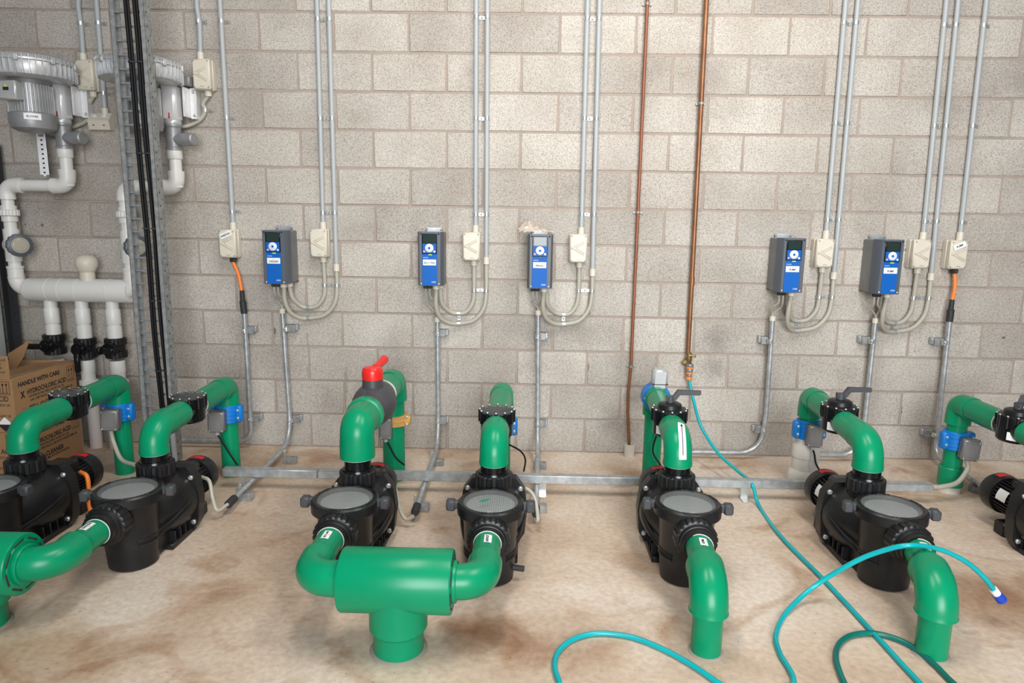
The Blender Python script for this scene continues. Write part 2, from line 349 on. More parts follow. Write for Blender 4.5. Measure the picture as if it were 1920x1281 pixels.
# ------------------------------------------------------------------ floor and block wall
struct(MB().box((0.7, -3.4, -0.05), (12, 7.2, 0.1)).build('floor', 'floor'))
wall = struct(MB().box((0.6, 0.106, 1.5), (8.0, 0.2052, 3.0)).build('wall_back', 'mortar'))
bm_ = MB().box((0, 0, 0), (0.390, 0.02, 0.190), 0.0035)
me_block = None
for row in range(15):
    x = -3.4 + (0.2 if row % 2 == 1 else 0.0) 
    while x < 4.59:
        cx = x+0.2
        if -3.4 < cx < 4.6 and len(wall.children) < 300:
            if me_block is None: ob = bm_.build('block', 'block', wall); me_block = ob.data
            else: ob = link('block', me_block, wall)
            ob.location = (cx, 0.01+random.uniform(-0.0012, 0.0012), row*0.2+0.1)
            ob.scale = (random.uniform(0.994, 1.003), 1, random.uniform(0.99, 1.004))
        x += 0.4
# ------------------------------------------------------------------ pumps
PY = dict(P1=-1.395, P2=-1.395, P3=-1.435, P4=-1.435, P5=-1.40, P6=-1.395, P7=-1.395)
BACK_Y, AX = -0.47, 0.475      # rows of pots, discharge ports, wall risers; height of the overhead runs
PX = dict(P1=-1.40, P2=-0.857, P3=-0.014, P4=0.53, P5=1.266, P6=2.023, P7=2.815)
def screw(parent, p, d, r=0.006, l=0.006, m='zinc', name='screw'): return MB().lathe(p, d, [(r, 0), (r, l*0.6), (r*0.6, l)], 10).build(name, m, parent)
def pump(k, label, sd=0.0, lugrot=0.0, cable=None):
    X, POT_Y, zs = PX[k], PY[k], 0.222
    t = thing('pool_pump', label, 'pump', (X, POT_Y, 0), 0, 'black pool pumps in a row on the floor')
    pot = MB().lathe((0, 0, 0), (0, 0, 1), [(0.080, 0.0), (0.088, 0.006), (0.0945, 0.10), (0.102, 0.245), (0.112, 0.262), (0.112, 0.275)], 40).build('strainer_pot', 'black', t)
    MB().lathe((0, 0, 0), (0, 0, 1), [(0.088, 0.276), (0.089, 0.290)], 36).build('basket', 'mesh', t)
    rg = MB(); rg.ring((0, 0, 0), (0, 0, 1), 0.124, 0.104, 0.256, 0.303, 44, 0.006); lr = rg.build('lid_ring', 'black', t)
    for k in range(6):
        a = lugrot+k*PI/3+0.5; MB().box((0.113*math.cos(a), 0.113*math.sin(a), 0.3035), (0.006, 0.05, 0.003), 0.001, Matrix.Rotation(a, 3, 'Z')).build('ring_slot', 'blackg', lr)
    for a in (lugrot, lugrot+PI):
        c, s = math.cos(a), math.sin(a)
        g = MB(); R = Matrix.Rotation(a, 3, 'Z'); g.box((0.130*c, 0.130*s, 0.286), (0.040, 0.026, 0.030), 0.005, R); g.box((0.148*c, 0.148*s, 0.285), (0.034, 0.040, 0.040), 0.006, R); g.build('lug', 'charcoal', lr)
    MB().lathe((0, 0, 0), (0, 0, 1), [(0.103, 0.292), (0.103, 0.302), (0.096, 0.308), (0.06, 0.313), (0.0001, 0.315)], 40).build('clear_lid', 'clear', t)
    # volute between pot and motor
    MB().lathe((0, 0.02, 0.152), (0, 1, 0), [(0.082, 0), (0.098, 0.06), (0.118, 0.12), (0.130, 0.18), (0.134, 0.235), (0.132, 0.255)], 40).build('volute', 'black', t)
    poly = [(-0.105, 0.012), (0.105, 0.012), (0.128, 0.05), (0.138, 0.15), (0.128, 0.235), (0.09, 0.288), (-0.09, 0.288), (-0.128, 0.235), (-0.138, 0.15), (-0.128, 0.05)]
    sp = MB().prism(poly, (0, 0.315, 0), (1, 0, 0), (0, 0, 1), 0.05).build('seal_plate', 'black', t)
    for sx in (-1, 1):
        for z in (0.048, 0.245): screw(sp, (0.108*sx, 0.266, z), (0, -1, 0), 0.011, 0.010, 'zinc', 'bolt')
    for dz, rr in ((0.0, 0.006), (-0.016, 0.005)):        # moulded seam running round the casing
        pth = [(0.118, 0.262, 0.185+dz), (0.128, 0.20, 0.165+dz), (0.112, 0.10, 0.135+dz)]
        half = [Vector(p) for p in pth] + [Vector((0.0955*math.cos(a), 0.0955*math.sin(a), 0.118+dz)) for a in [0.35-k*0.3 for k in range(5)]]
        for sg in (1, -1): MB().tube(spline([Vector((sg*p.x, p.y, p.z)) for p in half], 4), rr, 8).build('casing_seam', 'black', t)
    MB().box((0, 0.13, 0.050), (0.15, 0.26, 0.10), 0.012).build('lower_casing', 'black', t)
    for sx in (-1, 1): MB().box((0.124*sx, 0.235, 0.172), (0.012, 0.034, 0.013), 0.004).build('badge', 'bluecap', t)
    for sx in (-1, 1):                                    # ribbed skid
        MB().box((0.085*sx, 0.20, 0.012), (0.035, 0.20, 0.024), 0.004).build('skid', 'black', t)
        for k in range(4): MB().box((0.085*sx, 0.13+k*0.042, 0.045), (0.03, 0.006, 0.05), 0.001).build('skid_rib', 'black', t)
    MB().box((0, 0.43, 0.030), (0.15, 0.07, 0.06), 0.008).build('motor_foot', 'black', t)
    if sd: MB().cyl((0.085, -0.02, 0.05), (0.128, -0.03, 0.05), 0.011, 12).build('drain_plug', 'rubber', t)
    # discharge union
    MB().lathe((0, 0.20, 0.20), (0, 0, 1), [(0.066, 0), (0.064, 0.085)], 28).build('discharge_neck', 'black', t)
    MB().gear((0, 0.20, 0.283), (0, 0, 1), 0.073, 0.069, 20, 0.056).build('union_nut', 'black', t)
    MB().lathe((0, 0.20, 0.339), (0, 0, 1), [(0.062, 0), (0.060, 0.008), (0.0525, 0.009), (0.0525, 0.058 if k == 'P3' else 0.042)], 32).build('tail_piece', 'blackg', t)
    # suction union
    MB().lathe((0, -0.07, zs), (0, -1, 0), [(0.062, 0), (0.060, 0.05)], 28).build('suction_neck', 'black', t)
    MB().gear((0, -0.108, zs), (0, -1, 0), 0.076, 0.072, 20, 0.054).build('union_nut', 'black', t)
    MB().lathe((0, -0.162, zs), (0, -1, 0), [(0.066, 0), (0.062, 0.012), (0.058, 0.013), (0.057, 0.04)], 32).build('tail_piece', 'black', t)
    # motor
    mz = 0.150
    mo = MB().lathe((0, 0.315, mz), (0, 1, 0), [(0.064, 0), (0.064, 0.20)], 28).build('motor_body', 'black', t)
    fb = MB()
    for k in range(30):
        a = 2*PI*k/30; R = Matrix.Rotation(a, 3, 'Y'); p = R @ Vector((0.069, 0, 0)); fb.box((p.x, 0.412, mz+p.z), (0.016, 0.185, 0.0035), 0, R)
    fb.build('cooling_fins', 'black', mo)
    cap = MB().lathe((0, 0.50, mz), (0, 1, 0), [(0.084, 0), (0.087, 0.012), (0.087, 0.062), (0.076, 0.082), (0.03, 0.088)], 36).build('fan_cover', 'black', t)
    fn = path_fn([(0, 0.505, mz), (0, 0.575, mz)], 0.0878, 0.03, (0, 0, 1)); patch(fn, 0.032, 0.07, 1, 8).build('red_sticker', 'redlab', cap)
    MB().box((0.012, 0.395, mz+0.085), (0.105, 0.095, 0.045), 0.010).build('terminal_box', 'blackg', t)
    screw(t, (0.055, 0.36, mz+0.09), (1, 0, 0), 0.009, 0.012)
    fn = path_fn([(0, 0.40, mz), (0, 0.50, mz)], 0.0785, 0.04, (-0.92, 0, 0.35)); patch(fn, 0.06, 0.05, 1, 4).build('rating_plate', 'paper', t)
    if cable:
        m, pts = cable; MB().tube(spline([Vector(p)-Vector((X, POT_Y, 0)) for p in pts], 8), 0.0085 if m == 'clearh' else 0.0095, 10).build('motor_cable', m, t)
    return t
yb = -1.40
pump('P1', 'black pool pump nearest the cardboard boxes, with an orange motor cable', cable=('orange', [(-1.33, yb+0.43, 0.195), (-1.295, yb+0.42, 0.18), (-1.285, yb+0.41, 0.12), (-1.29, yb+0.41, 0.06), (-1.28, yb+0.40, 0.02)]))
pump('P2', 'black pool pump second from the left, clear lid over a grey strainer mesh', lugrot=0.25, cable=('clearh', [(-0.785, yb+0.43, 0.185), (-0.745, yb+0.42, 0.17), (-0.725, yb+0.40, 0.10), (-0.70, yb+0.385, 0.05), F(428, 945, 0.055)]))
pump('P3', 'black pool pump below the red-handled valve', cable=('clearh', [(0.045, yb+0.43, 0.175), (0.085, yb+0.42, 0.15), (0.11, yb+0.38, 0.08), (0.14, yb+0.36, 0.04), F(776, 968, 0.055)]))
pump('P4', 'black pool pump in the middle with a green flake on its clear lid', sd=1, cable=('clearh', [(0.60, yb+0.43, 0.165), (0.66, yb+0.42, 0.17), (0.70, yb+0.39, 0.14), (0.715, yb+0.33, 0.07), F(1003, 975, 0.055)]))
pump('P5', 'black pool pump below the discharge elbow with the arrow sticker', lugrot=-0.12)
pump('P6', 'black pool pump behind the teal hose, clear lid clouded with scale', sd=1, lugrot=-0.2)
pump('P7', 'black pool pump at the right edge, only its finned motor in view')
# green flake on the middle lid
fl = MB().prism([(-0.026, -0.003), (0.0, -0.006), (0.026, -0.001), (0.02, 0.004), (-0.006, 0.005)], (PX['P4']-0.022, PY['P4']-0.025, 0.3145), (0.86, 0.5, 0), (-0.5, 0.86, 0), 0.0012).build('paint_flake', 'green')
tag(fl, 'thin green flake lying on the middle pump lid', 'flake')
# ------------------------------------------------------------------ green discharge runs
PR, FR = 0.0455, 0.056      # pipe and fitting radius
def elbow(a, c, b, r, parent, rad=0.075, name='elbow', m='green'):
    p = fillet([a, c, b], rad, 12); L = len(p); k = 1.035
    q = [p[0], p[0].lerp(p[1], 0.6)] + p[1:-1] + [p[-1].lerp(p[-2], 0.6), p[-1]]
    rr = [r*k, r*k] + [r]*(len(p)-2) + [r*k, r*k]
    return MB().tube(q, rr, 32).build(name, m, parent, ang=50), p
AXS = dict(P3=0.522, P7=0.458, P6=0.480)
def discharge(k, label, xf, xb, valve, pr=PR, fr=FR, zb=None):
    DIS_Y = PY[k]+0.20; big = k == 'P3'; AX = AXS.get(k, 0.475); z0 = 0.392 if big else 0.376
    t = thing('discharge_pipe', label, 'pipe', (xf, DIS_Y, z0), 0, 'green discharge pipe runs')
    o = Vector((xf, DIS_Y, z0)); A = Vector((xf, DIS_Y, AX)); B = Vector((xb, BACK_Y, AX)); d = (B-A).normalized()
    L = lambda p: Vector(p)-o
    _, ep = elbow(L((xf, DIS_Y, z0)), L(A), L(A+d*0.115), fr, t, 0.045 if big else 0.075)
    MB().cyl(L(A+d*0.10), L(A+d*valve[0]), fr*0.965, 32).build('pipe', 'green', t)
    MB().cyl(L(A+d*valve[1]), L(B-d*0.10), fr*0.965, 32).build('pipe', 'green', t)
    MB().ring(L(A+d*(valve[1]-0.003)), d, fr*1.0, pr*0.9, 0, 0.005, 28, 0.001).build('glue_bead', 'white', t)
    MB().ring(L((xf, DIS_Y, z0-0.0025)), (0, 0, 1), fr*0.99, pr*1.18, 0, 0.003, 28, 0.001).build('glue_bead', 'white', t)
    zt = 0.355; elbow(L(B-d*0.105), L(B), L((xb, BACK_Y, AX-0.10)), fr, t, 0.036)
    MB().cyl(L((xb, BACK_Y, AX-0.09)), L((xb, BACK_Y, zb if zb else 0.0)), pr, 32).build('riser', 'green', t)
    return t, ep, o, d
RUN = {}
def place(A, d, s): return A + d*s
runs = {
 'P1': ('green discharge pipe nearest the cardboard boxes, rising from a black pump', PX['P1']-0.0, -1.435, (0.255, 0.40)),
 'P2': ('green discharge pipe beside the cable tray, with round check valve', PX['P2'], -0.872, (0.235, 0.385)),
 'P3': ('thick green discharge pipe with the red-handled valve', PX['P3'], -0.020, (0.16, 0.50)),
 'P4': ('green discharge pipe in the middle, pointing straight at the viewer', PX['P4'], 0.535, (0.15, 0.30)),
 'P5': ('green discharge pipe whose elbow carries a white arrow sticker', PX['P5'], 1.305, (0.185, 0.335)),
 'P6': ('green discharge pipe standing on a white stepped base', PX['P6'], 2.085, (0.27, 0.425)),
 'P7': ('green discharge pipe at the right edge', PX['P7'], 2.825, (0.25, 0.40)),
}
for k, (lab, xf, xb, vv) in runs.items():
    big = k == 'P3'
    RUN[k] = discharge(k, lab, xf, xb, vv, 0.056 if big else PR, 0.067 if big else FR, 0.275 if k == 'P6' else (0.05 if k == 'P7' else None))
# extra collars, white bases
MB().lathe((0, 0, 0), (0, 0, 1), [(0.058, 0.035), (0.058, 0.13), (0.054, 0.135)], 30).build('socket', 'green', RUN['P7'][0], (2.825-PX['P7'], BACK_Y-PY['P7']-0.20, -0.376))
tag(MB().lathe((0, 0, 0), (0, 0, 1), [(0.05, 0), (0.05, 0.05)], 30).build('pipe_stub', 'oldwhite', None, (2.825, BACK_Y, 0)), 'white pipe stub in the floor under the right green riser', 'pipe stub')
wb = thing('reducer_base', 'white stepped plastic base under the green riser right of centre', 'pipe base', (2.085, BACK_Y, 0))
MB().lathe((0, 0, 0), (0, 0, 1), [(0.083, 0.0), (0.083, 0.075), (0.078, 0.09), (0.066, 0.105)], 36).build('lower_socket', 'oldwhite', wb)
MB().lathe((0, 0, 0), (0, 0, 1), [(0.065, 0.10), (0.063, 0.165), (0.062, 0.168)], 36).build('middle_pipe', 'oldwhite', wb)
MB().lathe((0, 0, 0), (0, 0, 1), [(0.067, 0.170), (0.067, 0.225), (0.062, 0.235), (0.054, 0.25), (0.052, 0.285)], 36).build('reducer', 'oldwhite', wb)
# arrow sticker on the P5 elbow
t5, ep5, o5, d5 = RUN['P5']
L5 = [0]
fn = path_fn(ep5, FR+0.0012, 0.085, (0.16, -1, 0.55), 1, 0.0); st = patch(fn, 0.105, 0.030, 14, 3).build('arrow_sticker', 'paper', t5)
fn2 = path_fn(ep5, FR+0.0022, 0.085, (0.16, -1, 0.55))
ar = MB()
for i in range(10): 
    x0, x1 = -0.042+i*0.0075, -0.042+(i+1)*0.0075; ar.add([fn2(x0, -0.0016), fn2(x1, -0.0016), fn2(x1, 0.0016), fn2(x0, 0.0016)], [(0, 1, 2, 3)])
ar.add([fn2(0.033, -0.006), fn2(0.045, 0), fn2(0.033, 0.006)], [(0, 1, 2)]); ar.build('arrow', 'ink', st)
# ------------------------------------------------------------------ valves on the runs
def local_run(k, s):
    t, ep, o, d = RUN[k]; xf = runs[k][1]; return Vector((xf, PY[k]+0.20, AXS.get(k, 0.475))) + d*s, d
def round_valve(k, label, handle=None, clear=True):
    v0, v1 = runs[k][3]; c, d = local_run(k, (v0+v1)/2); hl = (v1-v0)/2
    t = thing('check_valve' if clear else 'diverter_valve', label, 'valve', (c.x, c.y, c.z-0.055), math.atan2(d.y, d.x)-PI/2, 'round black check valves' if clear else 'black valves with lever handles')
    b = MB(); b.lathe((0, 0, 0), (0, 0, 1), [(0.060, -0.002), (0.068, 0.006), (0.069, 0.058), (0.0725, 0.060), (0.0725, 0.108)], 36); b.build('body', 'blackg', t)
    MB().lathe((0, -hl-0.004, 0.055), (0, 1, 0), [(0.0525, 0), (0.0525, 2*hl+0.008)], 30).build('port', 'blackg', t)
    for i in range(12):
        a = 2*PI*i/12; p = (0.073*math.cos(a), 0.073*math.sin(a))
        g = MB().lathe((p[0], p[1], 0.062), (0, 0, 1), [(0.0065, 0), (0.0065, 0.053)], 8).build('screw_boss', 'blackg', t); screw(g, (p[0], p[1], 0.115), (0, 0, 1), 0.0052, 0.005)
    if clear:
        MB().lathe((0, 0, 0), (0, 0, 1), [(0.074, 0.108), (0.074, 0.114), (0.064, 0.118), (0.03, 0.121), (0.0001, 0.122)], 36).build('clear_lid', 'smoke', t)
    else:
        MB().lathe((0, 0, 0), (0, 0, 1), [(0.074, 0.108), (0.074, 0.116), (0.052, 0.120), (0.050, 0.136), (0.040, 0.142), (0.02, 0.144)], 36).build('cover', 'black', t)
        hd = MB(); hd.lathe((0, 0, 0.138), (0, 0, 1), [(0.018, 0), (0.017, 0.032)], 18)
        prof = [(-0.018, 0.150), (0.02, 0.150), (0.040, 0.178), (0.125, 0.180), (0.128, 0.186), (0.128, 0.198), (0.03, 0.199), (0.012, 0.172), (-0.018, 0.172)]
        a = handle; ex = Vector((math.cos(a), math.sin(a), 0)); nn = ex.cross(Vector((0, 0, 1)))
        hd.prism(prof, -nn*0.011, ex, (0, 0, 1), 0.022); hd.build('lever_handle', 'charcoal', t)
        fn = path_fn([(0, 0, 0.0), (0, 0, 0.07)], 0.0698, 0.03, (-0.6, -0.8, 0)); patch(fn, 0.036, 0.05, 1, 6).build('maker_label', 'paper', t)
    return t
round_valve('P1', 'round black check valve in front of the cardboard boxes, screwed clear lid')
round_valve('P2', 'round black check valve in front of the cable tray, screwed clear lid')
round_valve('P4', 'round black check valve above the middle pump, screwed clear lid')
round_valve('P5', 'black lever valve beside the hanging teal hose, silver switch behind', 0.0, False)
round_valve('P6', 'black lever valve above the white stepped base', 0.05, False)
round_valve('P7', 'black lever valve cut by the right edge', 0.55, False)
# grey ball valve with red handle
c, d = local_run('P3', 0.33)
t = thing('ball_valve', 'dark grey ball valve with a bright red handle', 'valve', (c.x, c.y, c.z-0.06), math.atan2(d.y, d.x)-PI/2)
MB().lathe((0, -0.17, 0.06), (0, 1, 0), [(0.068, 0), (0.070, 0.05), (0.075, 0.07), (0.088, 0.10), (0.094, 0.15), (0.094, 0.20), (0.085, 0.24), (0.072, 0.27), (0.068, 0.31)], 40).build('body', 'darkgrey', t)
MB().lathe((0, -0.03, 0.13), (0, 0, 1), [(0.046, 0), (0.044, 0.055)], 30).build('stem_collar', 'darkgrey', t)
h = MB().lathe((0, -0.03, 0.178), (0, 0, 1), [(0.045, 0), (0.046, 0.03), (0.043, 0.044), (0.037, 0.052), (0.018, 0.056), (0.0001, 0.057)], 32).build('handle_hub', 'red', t)
MB().tube([(0.008, -0.015, 0.218), (0.016, 0.04, 0.228), (0.026, 0.105, 0.238)], [0.021, 0.017, 0.020], 14).build('handle_grip', 'red', t)
MB().gear((0, -0.205, 0.06), (0, 1, 0), 0.078, 0.076, 4, 0.045, 0.006).build('hex_socket', 'green', t)
# ------------------------------------------------------------------ clamps and switch boxes on the risers
def box_switch(label, p, size, tilt, rz, cab=None, cm='cable', cr=0.0045):
    t = thing('flow_switch_box', label, 'switch box', p, rz, 'grey flow switch boxes')
    R = Matrix.Rotation(tilt, 3, 'Y'); sx, sy, sz = size
    b = MB().box((0, 0, 0), (sx, sy, sz), 0.007, R).build('housing', 'greybox', t)
    MB().box(R @ Vector((0, 0.002, 0)), (sx+0.002, 0.004, sz+0.002), 0.001, R).build('gasket', 'rubber', t)
    MB().box(R @ Vector((0, -sy/2, 0.004)), (sx*0.7, 0.003, sz*0.7), 0.001, R).build('cover_panel', 'greybox', t)
    for ax in (-1, 1):
        for az in (-1, 1): screw(t, R @ Vector((ax*(sx/2-0.009), -sy/2, az*(sz/2-0.009))), (0, -1, 0), 0.004, 0.004)
    MB().lathe(R @ Vector((0, 0, -sz/2)), R @ Vector((0, 0, -1)), [(0.011, 0), (0.010, 0.018)], 14).build('gland', 'conduit', t)
    MB().lathe((0, 0, 0), (0, 1, 0), [(0.013, sy/2-0.004), (0.013, sy/2+0.02)], 14).build('nipple', 'zinc', t)
    if cab:
        q = [R @ Vector((0, 0, -sz/2-0.012))] + [Matrix.Rotation(-rz, 3, 'Z') @ (Vector(x)-Vector(p)) for x in cab]
        (corrugated(spline(q, 10), cr) if cm == 'tan' else MB().tube(spline(q, 8), cr, 10)).build('cable', cm, t)
    return t
def clamp(label, x, z, r, m, side=1, y=BACK_Y, h=0.095, rz=0.0):
    t = thing('saddle_clamp', label, 'clamp', (x, y, z), rz, None)
    MB().ring((0, 0, -h/2), (0, 0, 1), r+0.014, r-0.001, 0, h, 36, 0.004).build('band', m, t)
    for s in (1, -1):
        g = MB().box((s*(r+0.018), -0.012, 0), (0.034, 0.046, h*0.94), 0.008).build('lug', m, t)
        for dz in (-0.02, 0.02): screw(g, (s*(r+0.018), -0.035, dz), (0, -1, 0), 0.0075, 0.007)
    for k in range(-1, 2): MB().ring((0, 0, k*0.022-0.004), (0, 0, 1), r+0.0165, r+0.01, 0, 0.006, 36, 0.001).build('rib', m, t)
    MB().lathe((-side*0.03, -r-0.004, 0), (-side*0.3, -1, 0), [(0.022, 0), (0.020, 0.014)], 18).build('boss', m, t)
    return t
clamp('blue saddle clamp on the green riser nearest the cardboard boxes', -1.435, 0.335, PR, 'bluep')
clamp('blue saddle clamp on the green riser beside the cable tray', -0.872, 0.338, PR, 'bluep')
clamp('ochre saddle clamp on the thick green riser', -0.020, 0.322, 0.056, 'tansad', h=0.05)
clamp('blue saddle clamp hidden behind the middle check valve', 0.535, 0.30, PR, 'bluep')
clamp('blue saddle clamp above the white stepped base', 2.085, 0.315, PR, 'bluep', -1)
clamp('blue saddle clamp on the riser at the right edge', 2.825, 0.275, PR, 'bluep', -1)
bx = W(208, 787, -0.57); box_switch('grey switch box on the blue clamp nearest the cardboard boxes', bx, (0.082, 0.058, 0.105), 0.05, 0.15, [W(214, 832, -0.58), W(228, 862, -0.62), W(253, 872, -0.66)], 'tan', 0.0105)
bx = W(407, 790, -0.57); box_switch('grey switch box beside the cable tray, black lead below', bx, (0.078, 0.058, 0.105), 0.04, 0.15, [W(414, 825, -0.57), W(430, 850, -0.57), W(445, 872, -0.60)])
bx = W(723, 803, -0.585); box_switch('grey switch box on the ochre clamp', bx, (0.062, 0.05, 0.105), 0.0, 0.1, [W(728, 832, -0.58), W(742, 858, -0.59), W(758, 872, -0.62)])
bx = W(1527, 817, -0.57); box_switch('grey switch box above the white stepped base', bx, (0.072, 0.055, 0.108), 0.05, -0.12, [W(1527, 852, -0.57), W(1530, 870, -0.60), W(1538, 884, -0.64)])
bx = W(1818, 843, -0.57); box_switch('grey switch box at the right edge with a curved grey conduit', bx, (0.078, 0.055, 0.105), 0.06, -0.2, [W(1814, 880, -0.58), W(1795, 905, -0.60), W(1765, 913, -0.63), W(1748, 913, -0.645)], 'tan', 0.012)
MB_ = MB().tube(spline([W(955, 834, -0.515), W(976, 846, -0.55), W(985, 862, -0.58), W(982, 884, -0.63)], 8), 0.0045, 8).build('switch_lead', 'cable'); tag(MB_, 'short black lead looping behind the middle green pipe', 'cable')
# blue saddle and silver switch on top of the P5 back elbow
t = thing('saddle_clamp', 'blue saddle clamp over the elbow beneath the silver switch', 'clamp', (1.305, BACK_Y-0.02, AX+0.0))
MB().ring((0, -0.035, -0.005), (0, 1, 0), FR+0.014, FR-0.001, 0, 0.075, 36, 0.004).build('band', 'bluep', t)
for s in (-1, 1): g = MB().box((s*(FR+0.002), 0.0, -0.01), (0.024, 0.06, 0.045), 0.008).build('lug', 'bluep', t); screw(g, (s*(FR+0.002), -0.031, -0.005), (0, -1, 0), 0.008, 0.008)
MB().lathe((0.01, 0, 0.055), (0, 0, 1), [(0.026, 0), (0.024, 0.022)], 20).build('boss', 'bluep', t)
p = W(1236, 712, -0.50); t = thing('flow_switch', 'silver metal flow switch standing on the blue clamp', 'switch', (p.x, p.y, p.z-0.05))
MB().box((0, 0, 0.055), (0.076, 0.066, 0.105), 0.012, Matrix.Rotation(0.04, 3, 'Y')).build('housing', 'alu', t); MB().box((0, 0, 0.032), (0.079, 0.069, 0.004), 0.001).build('seam', 'rubber', t)
MB().gear((0.002, 0, -0.008), (0, 0, 1), 0.022, 0.019, 6, 0.018, 0.003).build('brass_nut', 'brass', t)
o = MB().tube(spline([(0.02, 0, 0.012), (0.04, -0.005, -0.03), (0.035, -0.01, -0.08), (0.0, -0.05, -0.19), W(1224, 845, -0.56)-Vector((p.x, p.y, p.z-0.05)), W(1238, 872, -0.60)-Vector((p.x, p.y, p.z-0.05)), W(1243, 890, -0.62)-Vector((p.x, p.y, p.z-0.05))], 8), 0.0045, 8).build('cable', 'cable', t)
# ------------------------------------------------------------------ suction side
def sticker(t, path, s0, s, out=(0, -0.3, 1), r=PR+0.0012, flip=1, turn=0.0):
    st = patch(path_fn(path, r, s0, out, flip, turn), 0.056, 0.026, 4, 4).build('name_label', 'paper', t)
    lettering(s, path_fn(path, r+0.0008, s0, out, flip, turn-0.05), 0.046 if len(s) > 5 else 0.032, 0.0095, st, bold=0.03)
    lettering('+', path_fn(path, r+0.0008, s0, out, flip, turn+0.18), 0.004, 0.004, st)
def suction_down(k, label, xr, yr, z, txt):
    o = Vector((xr, yr, 0)); t = thing('suction_pipe', label, 'pipe', o, 0, None)
    A = Vector((PX[k], PY[k]-0.19, z))-o; Cn = Vector((0, 0, z)); d = (Cn-A).normalized()
    MB().cyl(A, Cn-d*0.09, PR*1.03, 32).build('pipe', 'green', t)
    MB().ring(A+d*0.012, d, PR*1.08, PR*0.9, 0, 0.003, 28, 0.001).build('glue_bead', 'white', t)
    elbow(Cn-d*0.125, Cn, (0, 0, z-0.082), 0.0595, t, 0.08); MB().cyl((0, 0, 0), (0, 0, z-0.075), 0.047, 32).build('riser', 'green', t)
    MB().lathe((0, 0, 0), (0, 0, 1), [(0.056, 0), (0.051, 0.003), (0.046, 0.005)], 28).build('floor_grout', 'mortar', t)
    sticker(t, [A, Cn], 0.066, txt, (0.1, 0, 1), PR*1.03+0.0012, -1)
    return t
suction_down('P5', 'green suction pipe bending down into the bare floor left of the hose crossing', 1.234, -1.862, 0.222, 'PUMP')
suction_down('P6', 'green suction pipe with the teal hose draped over it', 1.945, -1.845, 0.222, 'PUMP')
def manifold(label, ka, kb, xc, y, z, ta, tb):
    o = Vector((xc, y, 0)); t = thing('tee_manifold', label, 'pipe tee', o, 0, 'green tee manifolds'); R = 0.098; hw = 0.170
    MB().lathe((-hw, 0, z), (1, 0, 0), [(R*0.74, 0.008), (R*0.76, 0.0), (R*0.97, 0), (R, 0.005), (R, 2*hw-0.005), (R*0.97, 2*hw), (R*0.76, 2*hw), (R*0.74, 2*hw-0.008)], 48).build('tee_body', 'green', t)
    MB().lathe((0, 0, 0), (0, 0, 1), [(0.078, 0), (0.078, 0.066), (0.080, 0.070), (0.090, 0.082), (0.090, z)], 44).build('tee_branch', 'green', t)
    MB().lathe((0, 0, 0), (0, 0, 1), [(0.091, 0), (0.084, 0.003), (0.077, 0.005)], 36).build('floor_grout', 'mortar', t)
    for k, s, txt in ((ka, -1, ta), (kb, 1, tb)):
        x = PX[k]-xc; A = Vector((x, PY[k]-0.19-y, z)); Cn = Vector((x, 0, z)); E = Vector((s*hw, 0, z))
        MB().ring(E-Vector((s*0.004, 0, 0)), (s, 0, 0), R*0.80, PR*1.1, 0, 0.006, 36, 0.002).build('bushing', 'green', t)
        sl = MB()
        for i in range(8):
            a = 2*PI*i/8+0.2; sl.box(E+Vector((s*0.0005, 0.079*math.cos(a), 0.079*math.sin(a))), (0.004, 0.006, 0.045), 0.001, Matrix.Rotation(a, 3, 'X'))
        sl.build('bushing_slots', 'rubber', t)
        MB().ring(E, (s, 0, 0), FR*1.15, PR*0.9, 0, 0.014, 32, 0.003).build('collar', 'green', t)
        MB().cyl(A, Cn+Vector((0, 0.07, 0)), PR*1.03, 32).build('pipe', 'green', t)
        MB().ring(A+Vector((0, -0.012, 0)), (0, -1, 0), PR*1.08, PR*0.9, 0, 0.003, 28, 0.001).build('glue_bead', 'white', t)
        elbow(Cn+Vector((0, 0.12, 0)), Cn, E-Vector((s*0.01, 0, 0)), FR*0.97, t, 0.075)
        if txt: sticker(t, [A, Cn], 0.066, txt, (0.1, 0, 1), PR*1.03+0.0012, -1)
    return t
manifold('large green tee in the foreground joining the two middle pumps', 'P3', 'P4', 0.268, -1.89, 0.232, 'JELLY FISH', 'PENCIL')
manifold('large green tee cut by the left edge', 'P1', 'P2', -1.115, -1.83, 0.222, None, 'CASCADE')
